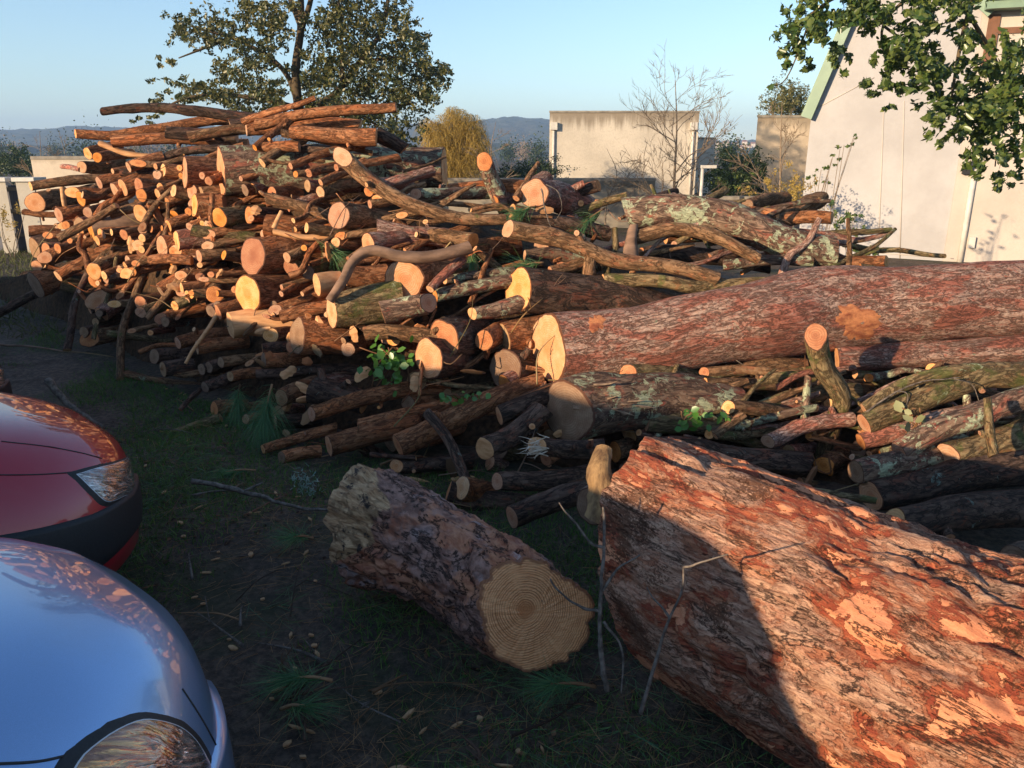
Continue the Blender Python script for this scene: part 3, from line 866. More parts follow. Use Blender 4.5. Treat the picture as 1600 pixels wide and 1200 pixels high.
# thin crooked branches tangled over and between the logs
TANGLE = [(60, 300, 330, 470, 22), (200, 240, 640, 330, 12), (330, 300, 820, 430, 18), (430, 430, 900, 520, 14), (620, 560, 900, 680, 8), (880, 330, 1330, 440, 26), (950, 575, 1330, 690, 62), (1330, 575, 1590, 730, 52), (110, 440, 420, 590, 10)]
for x0, y0, x1, y1, cnt in TANGLE:
    for k in range(cnt):
        x, y = rr.uniform(x0, x1), rr.uniform(y0, y1)
        if surf(x, y) > 8.4:
            continue
        ln = rr.uniform(70, 210)
        an = R(rr.gauss(16, 24)) if rr.random() < .8 else R(rr.uniform(-70, 110))
        if x > 900:
            an = R(rr.gauss(8, 20)) if rr.random() < .75 else R(rr.uniform(30, 140))
        dx_, dy_ = math.cos(an) * ln, -math.sin(an) * ln * .75
        if surf(x + dx_, y + dy_) > 8.9 or y + dy_ < 235:
            continue
        if 860 < x + dx_ and 430 < y + dy_ < 565 or (x > 930 and y > 560 and y + dy_ < 570 and x + dx_ < 1330):
            continue
        kk = [(x, y)]
        for f_ in (.33, .66):
            kk.append((x + dx_ * f_ + rr.gauss(0, 4), y + dy_ * f_ + rr.gauss(0, 4.5)))
        kk.append((x + dx_, y + dy_))
        r = rr.uniform(2.5, 7) * (1.35 if y > 570 and x > 900 else 1)
        L(rr.choice(['red', 'red', 'brown', 'brown', 'moss'] if x < 860 else ['moss', 'moss', 'brown', 'lichen', 'grey']), kk, r, r * rr.uniform(.5, .9), a=rr.choice([0, .6, .85]), d=rr.uniform(-.10, .06), dd=rr.uniform(0, .3), stubs=r > 4.5)
        LOGS[-1]['filler'] = True

# many short sawn lengths filling the sunny face
for k in range(85):
    bx = [(60, 300, 330, 440), (60, 300, 330, 440), (300, 290, 640, 420), (250, 430, 560, 500), (160, 250, 540, 290)][k % 5]
    x, y = rr.uniform(bx[0], bx[2]), rr.uniform(bx[1], bx[3])
    if surf(x, y) > 8.2:
        continue
    r = rr.uniform(4.5, 9.2)
    ln, an = rr.uniform(45, 130), R(rr.gauss(15, 13))
    if surf(x + ln * .8, y - ln * .2) > 8.6:
        continue
    L(rr.choice(['red', 'red', 'red', 'brown']), [(x, y), (x + ln * .5 * math.cos(an) + rr.gauss(0, 2), y - ln * .4 * math.sin(an)), (x + ln * math.cos(an), y - ln * math.sin(an) * .75)], r, r * rr.uniform(.85, 1.15), a=rr.uniform(.3, .85), d=rr.uniform(-.03, .09), dd=rr.uniform(.1, .35), name='short_log', stubs=False, face1=False)
    LOGS[-1]['filler'] = True

# short split pieces and offcuts
for k in range(75):
    bx = MASK[int(RNG.choice(7, p=area[:7] / area[:7].sum()))] if k < 55 else MASK[int(rr.choice([3, 4, 7, 8]))]
    x, y = rr.uniform(bx[0], bx[2]), rr.uniform(bx[1], bx[3])
    t_ = surf(x, y)
    if t_ > 8.4 or y < 255 or (860 < x and 430 < y < 570):
        continue
    t_ -= rr.uniform(-.04, .06)
    p0 = at(x, y, t_)
    an = rr.gauss(.3, .7)
    ax_ = np.array([math.cos(an), rr.gauss(.1, .4), math.sin(an)])
    ax_ /= np.linalg.norm(ax_)
    up_ = np.cross(ax_, [rr.gauss(0, .4), -1, rr.gauss(0, .4)])
    up_ /= np.linalg.norm(up_)
    sd_ = np.cross(ax_, up_)
    ln, w_, h_ = rr.uniform(.05, .17), rr.uniform(.012, .035), rr.uniform(.008, .02)
    vv = []
    for s_ in np.linspace(-1, 1, 7):
        tp = 1 - .75 * abs(s_) ** 3 * rr.uniform(.5, 1)
        for (u_, q_) in ((-1, -.6), (.1, -1), (1, -.3), (.6, .9), (-.7, .8)):
            vv.append(p0 + ax_ * s_ * ln * .5 + up_ * u_ * w_ * tp * rr.uniform(.75, 1.2) + sd_ * q_ * h_ * tp * rr.uniform(.7, 1.2))
    ff = [(i_ * 5 + j_, i_ * 5 + (j_ + 1) % 5, (i_ + 1) * 5 + (j_ + 1) % 5, (i_ + 1) * 5 + j_) for i_ in range(6) for j_ in range(5)] + [(4, 3, 2, 1, 0), (30, 31, 32, 33, 34)]
    tag(mesh_object('wood_offcut', vv, ff, M[rr.choice(['split', 'split', 'red', 'brown'])], smooth=False, loc=p0), 'small splintered offcut of wood lodged among the logs of the pile', 'offcut', 'wood offcuts in the pile')

for k in range(90):
    bx = MASK[int(RNG.choice(len(MASK), p=area / area.sum()))]
    x, y = rr.uniform(bx[0], bx[2]), rr.uniform(bx[1], bx[3])
    if surf(x, y) > 8.4 or y < 260:
        continue
    t_ = surf(x, y) - rr.uniform(.0, .16)
    an, ln = rr.uniform(-.6, 1.2) + (math.pi if rr.random() < .5 else 0), rr.uniform(25, 110)
    p0, p1 = at(x, y, t_), at(x + ln * math.cos(an), y - ln * math.sin(an), t_ + rr.uniform(-.1, .15))
    mid = (p0 + p1) / 2 + np.array([rr.gauss(0, .03), rr.gauss(0, .03), rr.gauss(.01, .03)])
    P = spline([p0, mid, p1], 10)
    mb = MB()
    r_ = rr.uniform(.002, .006)
    mb.tube(P, np.linspace(r_, r_ * .4, 10), 5)
    for _ in range(rr.choice([0, 1, 2])):
        q0 = P[rr.randint(3, 8)]
        e_ = np.array([rr.gauss(0, .07), rr.gauss(0, .05), rr.gauss(.02, .06)])
        mb.tube(spline([q0, q0 + e_ * .5 + [0, 0, .01], q0 + e_], 6), r_ * .5, 4)
    tag(mb.build('twig', M[rr.choice(['brown', 'moss', 'pale', 'red'])], loc=p0), 'thin broken twig caught between the logs of the pile', 'twig', 'twigs caught in the pile')

# core mound added inside the heap, coloured dark to back the gaps
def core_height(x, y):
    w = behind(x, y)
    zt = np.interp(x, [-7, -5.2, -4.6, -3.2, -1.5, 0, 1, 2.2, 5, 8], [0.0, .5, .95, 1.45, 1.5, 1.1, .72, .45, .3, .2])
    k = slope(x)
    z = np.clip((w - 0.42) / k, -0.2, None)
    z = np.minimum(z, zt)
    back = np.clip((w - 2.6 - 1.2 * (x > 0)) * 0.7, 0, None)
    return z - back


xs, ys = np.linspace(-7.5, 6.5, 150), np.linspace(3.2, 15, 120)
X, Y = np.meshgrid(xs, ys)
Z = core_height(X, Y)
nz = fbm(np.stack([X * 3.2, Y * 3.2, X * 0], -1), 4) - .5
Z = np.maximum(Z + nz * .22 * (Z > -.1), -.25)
nx = len(xs)
V_ = np.stack([X, Y, Z], -1).reshape(-1, 3)
F_ = [(j * nx + i, j * nx + i + 1, (j + 1) * nx + i + 1, (j + 1) * nx + i) for j in range(len(ys) - 1) for i in range(nx - 1) if max(Z[j, i], Z[j, i + 1], Z[j + 1, i], Z[j + 1, i + 1]) > -.2]
M['gap_core'] = plain('dark_core', (0.035, 0.022, 0.014), (0.10, 0.055, 0.03), 26, 0.95, 0.03, 0.1)
o = mesh_object('dark_core', V_, F_, M['gap_core'])
tag(o, 'dark core mound added to fill the gaps under the logs', 'gap_core', None, 'stuff')
# ------------------------------------------------------------------ ground
def ground_mat():
    t = NT('dark_soil')
    tc = t.n('ShaderNodeTexCoord')
    v = tc.outputs['Object']
    n = t.noise(v, 2.2, 6, 0.65)
    n2 = t.noise(v, 28, 6, 0.7)
    n3 = t.noise(v, 0.9, 4, 0.6, 0.4)
    c = t.mix(t.step(n2, 0.35, 0.7), (0.05, 0.036, 0.027), (0.16, 0.112, 0.078))
    c = t.mix(t.math('MULTIPLY', t.step(n, 0.45, 0.65), 0.5), c, (0.05, 0.042, 0.038))
    c = t.mix(t.math('MULTIPLY', t.step(n3, 0.5, 0.62), 0.55), c, (0.035, 0.05, 0.018))
    h = t.math('ADD', n2, t.math('MULTIPLY', n, 1.5))
    return t.finish(c, t.math('SUBTRACT', 0.95, t.math('MULTIPLY', t.step(n, 0.6, 0.5), 0.2)), t.bump(h, 0.03, 1.0), 0.25)


def gz(x, y):
    p = np.stack([np.asarray(x) * 1.1, np.asarray(y) * 1.1, np.asarray(x) * 0], -1)
    d = np.hypot(x, y)
    return (fbm(p, 4) - 0.5) * 0.10 * np.clip((14 - d) / 6, 0, 1) - 0.02


M['soil'] = ground_mat()


def axis(fine_lo, fine_hi, step, far):
    a = np.arange(fine_lo, fine_hi, step)
    g = np.geomspace(step * 2, far, 40)
    return np.r_[(a[0] - g)[::-1], a, a[-1] + g]


gx, gy = axis(-7, 5, .05, 2600), axis(-1, 10, .05, 2600)
X, Y = np.meshgrid(gx, gy)
Z = gz(X, Y)
nx = len(gx)
V_ = np.stack([X, Y, Z], -1).reshape(-1, 3)
ii = np.arange(nx - 1)[None, :] + nx * np.arange(len(gy) - 1)[:, None]
F_ = np.stack([ii, ii + 1, ii + 1 + nx, ii + nx], -1).reshape(-1, 4)
tag(mesh_object('ground', V_, F_, M['soil']), kind='structure')

# ------------------------------------------------------------------ the great red barked trunk
def trunk_mat():
    t = NT('flaking_pine_trunk_bark')
    v = t.n('ShaderNodeAttribute', attribute_name='bk').outputs['Vector']
    ht = t.n('ShaderNodeAttribute', attribute_name='height').outputs['Fac']
    # pine bark flakes off in layers: outer grey scales, then brown, then red, then the smooth salmon skin
    vs = t.mapping(v, (1, 1, 0.58), (0.15, 0.05, 0))
    shift = t.noise(vs, 2.2, 3, 0.55)
    lay = t.noise(vs, 9, 10, 0.66, 0.25)
    p = t.math('ADD', lay, t.math('MULTIPLY', t.math('SUBTRACT', shift, 0.5), 0.62))
    fine = t.noise(t.mapping(v, (1, 1, 0.2)), 90, 7, 0.75)
    grain = t.noise(v, 260, 4, 0.7)
    l1, l2, l3, l4, l5 = (t.step(p, q_, q_ + .010) for q_ in (0.435, 0.495, 0.545, 0.605, 0.70))
    c = t.mix(t.step(fine, .35, .65), (0.56, 0.20, 0.095), (0.66, 0.28, 0.145))
    c = t.mix(l1, c, t.mix(t.step(fine, .4, .65), (0.30, 0.06, 0.032), (0.54, 0.155, 0.07)))
    c = t.mix(l2, c, t.mix(t.step(fine, .4, .62), (0.34, 0.12, 0.065), (0.58, 0.25, 0.135)))
    c = t.mix(l3, c, t.mix(t.step(fine, .4, .62), (0.40, 0.17, 0.10), (0.66, 0.36, 0.23)))
    c = t.mix(l4, c, t.mix(t.step(fine, .4, .62), (0.36, 0.175, 0.11), (0.66, 0.385, 0.25)))
    c = t.mix(l5, c, t.mix(t.step(fine, .4, .62), (0.25, 0.12, 0.075), (0.54, 0.31, 0.20)))
    # rims of the layers darkened in the colour, as shade along their edges
    rim = t.math('ADD', t.math('MULTIPLY', l1, t.step(p, .457, .438)), t.math('ADD', t.math('MULTIPLY', l3, t.step(p, .560, .548)), t.math('MULTIPLY', l4, t.step(p, .620, .608))))
    c = t.mix(t.math('MULTIPLY', rim, 0.6), c, (0.13, 0.05, 0.03))
    fur = t.step(t.math('ABSOLUTE', t.math('SUBTRACT', t.noise(t.mapping(v, (1, 1, 0.28), (0.15, 0.05, 0)), 7, 9, 0.7, 0.4), 0.5)), 0.011, 0.002)
    c = t.mix(t.math('MULTIPLY', fur, 0.75), c, (0.06, 0.03, 0.02))
    litter = t.step(t.math('ADD', t.noise(v, 4.5, 3, 0.6), t.math('MULTIPLY', t.noise(v, 130, 3, 0.7), 0.5)), 0.85, 0.89)
    c = t.mix(t.math('MULTIPLY', litter, 0.75), c, t.mix(grain, (0.16, 0.05, 0.02), (0.05, 0.028, 0.015)))
    lich = t.step(t.noise(v, 19, 5, 0.7), 0.74, 0.76)
    c = t.mix(lich, c, (0.42, 0.40, 0.22))
    c = t.mix(t.math('MULTIPLY', t.step(grain, .45, .7), .25), c, (0.12, 0.06, 0.04))
    rough = t.math('ADD', .25, t.math('MULTIPLY', l1, .75))
    steps = t.math('ADD', l1, t.math('ADD', l2, t.math('ADD', l3, t.math('ADD', l4, l5))))
    h = t.math('ADD', t.math('MULTIPLY', steps, 0.55), t.math('ADD', t.math('MULTIPLY', t.math('ADD', fine, t.math('MULTIPLY', grain, .4)), t.math('MULTIPLY', rough, .8)), t.math('MULTIPLY', fur, -0.9)))
    return t.finish(c, 0.82, t.bump(h, 0.016, 1.0), 0.2)


M['trunk'] = trunk_mat()
M['white_wood'] = plain('white_splintered_wood', (0.70, 0.58, 0.46), (0.50, 0.36, 0.24), 30, 0.8, 0.004)
M['torn'] = plain('torn_grey_wood', (0.40, 0.26, 0.15), (0.14, 0.085, 0.055), 12, 0.8, 0.012, detail=8)
M['yellow'] = plain('torn_yellow_wood', (0.33, 0.20, 0.09), (0.11, 0.06, 0.03), 34, 0.85, 0.012, stretch=(1, 1, .22), detail=8)
T0, T1 = np.array([0.61, 2.46, 0.365]), np.array([2.74, -0.06, 0.26])
ax_ = (T1 - T0) / np.linalg.norm(T1 - T0)
n, seg = 420, 420
s = np.linspace(0, 1, n)
Ltr = np.linalg.norm(T1 - T0)
c = T0 + (T1 - T0) * s[:, None]
c[:, 2] += 0.03 * np.sin(s * 3.0)
tan, U, V = frames(c)
th = np.linspace(0, 2 * np.pi, seg, endpoint=False)
ct, st = np.cos(th), np.sin(th)
rb = 0.39 + 0.03 * s
q = np.stack([ct[None] * rb[:, None], st[None] * rb[:, None], np.broadcast_to((s * Ltr)[:, None], (n, seg))], -1)
qs = q * np.array([1, 1, 0.42])
ridge = 1 - np.abs(fbm(qs * 5.5 + 3, 4) - .5) * 2
plate = fbm(qs * 7.5 + 9, 6)
ter = np.floor(plate * 7) / 7 + 0.35 * (plate * 7 - np.floor(plate * 7)) / 7
hgt = 0.55 * ter + 0.45 * (1 - np.clip((ridge - .72) / .28, 0, 1) ** 2)
r_ = rb[:, None] * (1 + 0.10 * (fbm(q * 1.6 + 5, 3) - .5)) + 0.075 * (hgt - .6) + 0.014 * (fbm(q * 55, 4) - .5)
v = c[:, None, :] + r_[:, :, None] * (ct[None, :, None] * U[:, None, :] + st[None, :, None] * V[:, None, :])
# torn, uneven near end
jag = (fbm(np.stack([ct * 2.2, st * 2.2, ct * 0], -1) + 4, 4) - .5) * 0.16 + 0.16 * (U[0][2] * ct + V[0][2] * st) * -1.0
v += ax_[None, None, :] * (jag[None, :, None] * np.clip(1 - s * Ltr / .5, 0, 1)[:, None, None])
F_ = [(i * seg + j, i * seg + (j + 1) % seg, (i + 1) * seg + (j + 1) % seg, (i + 1) * seg + j) for i in range(n - 1) for j in range(seg)]
trunk = mesh_object('trunk', v.reshape(-1, 3), F_, M['trunk'], attrs={'bk': q.reshape(-1, 3), 'height': np.clip(hgt, 0, 1).reshape(-1)}, loc=T0)
tag(trunk, 'huge trunk with peeling red and salmon bark, closest to us', 'trunk')
rs = np.random.default_rng(5)
cap_end(trunk, v[0], c[0], -ax_, M['split'], rs, 'torn_end')
cap_end(trunk, v[-1], c[-1], ax_, M['cut'], rs)
# torn wood fibres where the stem broke
def fibres(parent, label, base, dirn, spread, count, length, width, mat, seed):
    rs_ = np.random.default_rng(seed)
    mb = MB()
    base, dirn = np.asarray(base, float), np.asarray(dirn, float)
    for k_ in range(count):
        b_ = base + rs_.normal(0, 1, 3) * spread
        d_ = dirn + rs_.normal(0, .22, 3)
        d_ /= np.linalg.norm(d_)
        ln_ = length * rs_.uniform(.4, 1.15)
        P_ = spline([b_ - d_ * .03, b_ + d_ * ln_ * .5 + rs_.normal(0, .006, 3), b_ + d_ * ln_ + rs_.normal(0, .014, 3)], 7)
        w0 = width * rs_.uniform(.4, 1.2)
        gv, gf, (tg, u_, w_) = tube_grid(P_, w0 * np.array([1, 1, .95, .85, .65, .4, .08]), 5)
        sq = np.array([1, .45])
        loc_ = gv.reshape(7, 5, 3) - P_[:, None]
        loc_ = loc_ - w_[:, None] * (loc_ * w_[:, None]).sum(-1, keepdims=True) * .6
        mb.add((P_[:, None] + loc_).reshape(-1, 3), gf)
    o_ = mb.build('torn_fibres', mat, parent, smooth=False)
    o_['label'] = label


slab = make_log('wood_piece', [at(944, 700, 2.68), at(936, 735, 2.65), at(940, 770, 2.64), at(932, 815, 2.62)], [.03, .042, .046, .05], 'yellow', rough=.32, bend=.01, seed=77, seg=22, squash=.45, cut='split', stubs=False, kf=1.6)
tag(slab, 'torn yellow slab of wood standing against the broken end of the huge trunk', 'wood slab')
for g_ in LOGS:
    if (g_['o'].get('label') or '').startswith('dark branch with a burst'):
        fibres(g_['o'], 'burst of white splinters', at(842, 698, surf(838, 696) - .42), [-.9, -.35, .12], [.018, .02, .022], 34, .085, .008, M['white_wood'], 5)
    if (g_['o'].get('label') or '').startswith('old cracked log end'):
        fibres(g_['o'], 'long grey splinters', at(935, 632, surf(887, 645) - .22), [.9, -.2, -.05], [.06, .02, .035], 16, .22, .02, M['torn'], 6)

# scars where branches or the machine tore the bark of the longest trunk
from mathutils.bvhtree import BVHTree
M['scar'] = plain('torn_orange_bark', (0.56, 0.22, 0.09), (0.22, 0.06, 0.03), 24, 0.9, 0.012, stretch=(.5, 1, 1), detail=9)
lt_ = [g_['o'] for g_ in LOGS if (g_['o'].get('label') or '').startswith('longest grey red trunk')][0]
bv = BVHTree.FromPolygons([tuple(v_.co + lt_.location) for v_ in lt_.data.vertices], [tuple(p_.vertices) for p_ in lt_.data.polygons])
for k_, (sx, sy, rx_, ry_) in enumerate(((1342, 502, 44, 32), (932, 505, 15, 16))):
    vv, ok_ = [], True
    rings_ = [0, .35, .7, 1.0]
    m_ = 72
    for fr_ in rings_:
        for j_ in range(m_):
            a_ = 2 * math.pi * j_ / m_
            w_ = fr_ * (.15 + 1.6 * float(fbm(np.array([[math.cos(a_) * 2.2 + k_ * 5, math.sin(a_) * 2.2, .5]]), 5)[0]))
            d_ = ray(sx + rx_ * w_ * math.cos(a_), sy + ry_ * w_ * math.sin(a_))
            hit = bv.ray_cast(Vector(CAM), Vector(d_).normalized())
            if hit[0] is None:
                ok_ = False
                break
            vv.append(np.array(hit[0]) + np.array(hit[1]) * (.004 if fr_ < 1 else -.003))
        if not ok_:
            break
    if ok_:
        ff = [(r_ * m_ + j_, (r_ + 1) * m_ + j_, (r_ + 1) * m_ + (j_ + 1) % m_, r_ * m_ + (j_ + 1) % m_) for r_ in range(1, 3) for j_ in range(m_)]
        ff += [tuple(m_ + j_ for j_ in range(m_))]
        child_of(lt_, 'bark_scar', vv, ff, M['scar'])

# ------------------------------------------------------------------ the short log with the ringed end
def ring_log_mat():
    t = NT('purple_grey_scaly_bark')
    v = t.n('ShaderNodeAttribute', attribute_name='bk').outputs['Vector']
    vs = t.mapping(v, (1, 1, 0.5), (0, 0.2, 0.4))
    b = t.noise(vs, 5, 6, 0.68, 0.2)
    m = t.noise(vs, 24, 6, 0.7, 0.5)
    e = t.voro(vs, 34, 'F1')
    sc = t.n('ShaderNodeSeparateColor')
    t.l(e.outputs['Color'], sc.inputs[0])
    c = t.mix(t.step(m, 0.4, 0.62), (0.15, 0.07, 0.05), (0.36, 0.19, 0.14))
    c = t.mix(t.math('MULTIPLY', t.step(sc.outputs[0], 0.6, 0.9), t.math('MULTIPLY', t.step(t.noise(vs, 4, 3, .6), .42, .6), .6)), c, (0.46, 0.39, 0.39))
    c = t.mix(t.math('MULTIPLY', t.step(b, 0.45, 0.55), 0.85), c, t.mix(t.step(m, 0.35, 0.65), (0.30, 0.09, 0.045), (0.52, 0.22, 0.11)))
    fur = t.step(t.math('ABSOLUTE', t.math('SUBTRACT', t.noise(vs, 9, 8, 0.72, 0.3), 0.5)), 0.022, 0.004)
    c = t.mix(t.math('MULTIPLY', fur, 0.85), c, (0.03, 0.016, 0.012))
    bare = t.n('ShaderNodeAttribute', attribute_name='bare').outputs['Fac']
    fib = t.noise(t.mapping(v, (1, 1, 0.12)), 60, 6, 0.7)
    wood = t.mix(t.step(fib, .35, .65), (0.30, 0.15, 0.07), (0.58, 0.36, 0.19))
    wood = t.mix(t.step(t.noise(v, 13, 6, 0.72), 0.52, 0.60), wood, (0.05, 0.03, 0.022))
    c = t.mix(t.step(bare, .35, .6), c, wood)
    h = t.math('ADD', t.math('ADD', m, t.math('MULTIPLY', fib, t.math('MULTIPLY', bare, .6))), t.math('SUBTRACT', t.math('MULTIPLY', e.outputs['Distance'], -0.8), t.math('MULTIPLY', fur, 0.6)))
    return t.finish(c, 0.75, t.bump(h, 0.014, 1.0), 0.3)


M['ringbark'] = ring_log_mat()


def big_ring_mat():
    t = NT('ringed_end_grain')
    a = t.n('ShaderNodeAttribute', attribute_name='ring')
    v = a.outputs['Vector']
    ln = t.n('ShaderNodeVectorMath', operation='LENGTH')
    t.l(v, ln.inputs[0])
    n2 = t.noise(v, 9, 4, 0.6)
    rr = t.math('ADD', ln.outputs['Value'], t.math('MULTIPLY', n2, 0.012))
    cr = t.n('ShaderNodeCombineXYZ')
    t.l(rr, cr.inputs[0])
    irr = t.noise(cr.outputs[0], 26, 3, 0.7)
    w_ = t.math('SINE', t.math('ADD', t.math('MULTIPLY', rr, 760.0), t.math('ADD', t.math('MULTIPLY', irr, 15.0), t.math('MULTIPLY', t.noise(v, 6, 3, 0.6), 6.0))))
    rings = t.math('MULTIPLY', t.step(w_, -0.2, 0.95), t.step(t.noise(v, 11, 4, .65), .25, .6))
    k = t.noise(t.mapping(v, (1, 14, 1), (0, 0, -0.5)), 20, 4, 0.6)
    f = t.noise(v, 90, 4, 0.7)
    c = t.mix(t.step(k, 0.35, 0.65), (0.84, 0.43, 0.20), (0.70, 0.29, 0.115))
    c = t.mix(t.math('MULTIPLY', rings, 0.85), c, (0.34, 0.11, 0.035))
    ang = t.noise(v, 16, 3, 0.6)
    c = t.mix(t.math('MULTIPLY', t.step(t.math('ADD', ln.outputs['Value'], t.math('MULTIPLY', ang, 0.10)), 0.095, 0.065), 0.7), c, (0.46, 0.15, 0.045))
    c = t.mix(t.math('MULTIPLY', t.step(t.math('ADD', t.n('ShaderNodeAttribute', attribute_name='rim').outputs['Fac'], t.math('MULTIPLY', ang, 0.1)), 0.97, 1.02), 0.85), c, (0.22, 0.08, 0.04))
    c = t.mix(t.math('MULTIPLY', t.step(t.noise(v, 6, 3, 0.6, 1.0), 0.60, 0.70), 0.5), c, (0.38, 0.15, 0.055))
    c = t.mix(t.math('MULTIPLY', t.step(f, 0.58, 0.75), 0.25), c, (0.2, 0.09, 0.04))
    sp = t.n('ShaderNodeSeparateXYZ')
    t.l(v, sp.inputs[0])
    ca = t.n('ShaderNodeCombineXYZ')
    t.l(t.math('MULTIPLY', t.math('ARCTAN2', sp.outputs[1], sp.outputs[0]), 2.0), ca.inputs[0])
    t.l(t.math('MULTIPLY', ln.outputs['Value'], 2.0), ca.inputs[1])
    chk = t.step(t.noise(ca.outputs[0], 2.6, 2, .5), .73, .76)
    c = t.mix(t.math('MULTIPLY', chk, .7), c, (0.10, 0.04, 0.02))
    c = t.mix(t.math('MULTIPLY', t.step(t.noise(v, 22, 4, .7), .66, .72), .6), c, (0.12, 0.10, 0.09))
    h = t.math('ADD', t.math('MULTIPLY', rings, 0.35), t.math('ADD', k, t.math('MULTIPLY', f, 0.4)))
    return t.finish(c, 0.7, t.bump(h, 0.003, 0.8), 0.3)


M['ringend'] = big_ring_mat()
A0, A1 = at(836, 958, 2.60), at(590, 818, 3.22)
A0[2] += .0
n, seg = 120, 180
s = np.linspace(0, 1, n)
Lr = np.linalg.norm(A1 - A0)
c = A0 + (A1 - A0) * s[:, None]
c[:, 2] += 0.02 * np.sin(s * 3.1)
tan, U, V = frames(c)
th = np.linspace(0, 2 * np.pi, seg, endpoint=False)
ct, st = np.cos(th), np.sin(th)
rb = np.interp(s, [0, .06, .3, .6, .8, .93, 1], [.188, .194, .200, .208, .226, .248, .256])
q = np.stack([ct[None] * rb[:, None], st[None] * rb[:, None], np.broadcast_to((s * Lr)[:, None], (n, seg))], -1)
lobes = 1 + (0.05 + .10 * np.clip(s - .55, 0, 1))[:, None] * np.sin(3 * th + 1.0)[None] + .03 * np.sin(2 * th)[None]
plate = fbm(q * np.array([12, 12, 6]) + 2, 5)
rid = 1 - np.abs(fbm(q * np.array([7, 7, 3.2]) + 8, 4) - .5) * 2
r_ = rb[:, None] * lobes + 0.035 * (np.floor(plate * 6) / 6 - .5) - 0.022 * np.clip((rid - .78) / .22, 0, 1) + .012 * (fbm(q * 50, 3) - .5)
v = c[:, None, :] + r_[:, :, None] * (ct[None, :, None] * U[:, None, :] + st[None, :, None] * V[:, None, :])
# the sawn face looks at us, a little to the right; the butt is torn slantwise
nf = CAM - A0; nf /= np.linalg.norm(nf)
nf = nf * .55 - tan[0] * .45; nf /= np.linalg.norm(nf)
tt = -((v[0] - c[0]) @ nf) / (tan[0] @ nf)
v += tan[0][None, None, :] * (np.clip(tt, -.2, .2)[None, :] * np.clip(1 - s * Lr / .25, 0, 1)[:, None])[:, :, None]
jag = (fbm(np.stack([ct * 1.8, st * 1.8, ct * 0 + 2], -1), 4) - .5) * 0.25
v += tan[-1][None, None, :] * (jag[None, :] * np.clip(1 - (1 - s) * Lr / .3, 0, 1)[:, None])[:, :, None]
F_ = [(i * seg + j, i * seg + (j + 1) % seg, (i + 1) * seg + (j + 1) % seg, (i + 1) * seg + j) for i in range(n - 1) for j in range(seg)]
dirs = V[-1][None] * st[:, None] + U[-1][None] * ct[:, None]
sect = np.clip((dirs @ (np.array([-.75, -.45, .6]) / 1.06) - .45) * 2.2, 0, 1)
edge = fbm(q * np.array([9, 9, 5]) + 31, 4)
bare = np.clip(((s[:, None] - 1.0 + .26 * sect[None, :] * (.45 + 1.1 * edge)) * 14), 0, 1) * (sect[None] > 0)
ringlog = mesh_object('log', v.reshape(-1, 3), F_, M['ringbark'], attrs={'bk': q.reshape(-1, 3), 'bare': bare.reshape(-1)}, loc=A0)
tag(ringlog, 'short thick log with clear growth rings on its round end, alone on the mud', 'log')
cap_end(ringlog, v[0], c[0], -tan[0], M['ringend'], np.random.default_rng(8), 'ringed_face')
cap_end(ringlog, v[-1], c[-1], tan[-1], M['cut_old'], np.random.default_rng(9), 'torn_face')
# ------------------------------------------------------------------ small growth: blades, needles, leaves
def blades(pos, direction, length, width, bendv, segs=3):
    """many narrow blades in one mesh: arrays of roots, unit directions, lengths, widths and tip displacements"""
    n_ = len(pos)
    side = np.cross(direction, RNG.normal(size=(n_, 3)))
    side /= np.linalg.norm(side, axis=1)[:, None] + 1e-9
    vs = []
    for k in range(segs + 1):
        f = k / segs
        cpt = pos + direction * (length * f)[:, None] + bendv * (f ** 2)
        wd = width * (1 - f) ** 0.7 if k < segs else width * 0.05
        vs.append(cpt - side * wd[:, None])
        vs.append(cpt + side * wd[:, None])
    v = np.stack(vs, 1)
    b = np.arange(n_)[:, None, None] * (2 * segs + 2)
    q_ = np.array([[2 * k, 2 * k + 1, 2 * k + 3, 2 * k + 2] for k in range(segs)])[None]
    return v.reshape(-1, 3), (b + q_).reshape(-1, 4), 2 * segs + 2


M['grass'] = leafy('grass_blades', (0.045, 0.11, 0.02), (0.14, 0.23, 0.05), 0.2, 0.6, 0.2)
M['needle'] = leafy('green_pine_needles', (0.05, 0.15, 0.07), (0.14, 0.25, 0.08), 0.15, 0.45, 0.35)
M['dry'] = leafy('dry_pine_needles', (0.22, 0.10, 0.04), (0.42, 0.24, 0.11), 0.1, 0.6, 0.2)

# grass in patches over the near ground
N = 190000
x, y = RNG.uniform(-4.8, 1.6, N), RNG.uniform(1.2, 8.5, N)
f = fbm(np.stack([x * 1.0, y * 1.0, x * 0 + 3], -1), 4)
f2 = fbm(np.stack([x * 6, y * 6, x * 0 + 7], -1), 2)
near = np.hypot(x, y)
keep = (f + .25 * (f2 - .5) > .48 + .2 * RNG.random(N) - .12) & (behind(x, y) < .15)
x, y = x[keep], y[keep]
pos = np.stack([x, y, gz(x, y) - .003], -1)
d = RNG.normal(size=(len(x), 3)) * [.45, .45, .2] + [0, 0, .8]
d /= np.linalg.norm(d, axis=1)[:, None]
ln = RNG.uniform(.015, .055, len(x)) * (.7 + f[keep])
v, f_, per = blades(pos, d, ln, RNG.uniform(.0012, .0028, len(x)), RNG.normal(size=(len(x), 3)) * [.015, .015, .004], 2)
o = mesh_object('grass', v, f_, M['grass'], attrs={'tone': RNG.random(len(x)).repeat(per)})
tag(o, 'short patchy grass growing in the mud between cars and logs', 'grass', None, 'stuff')
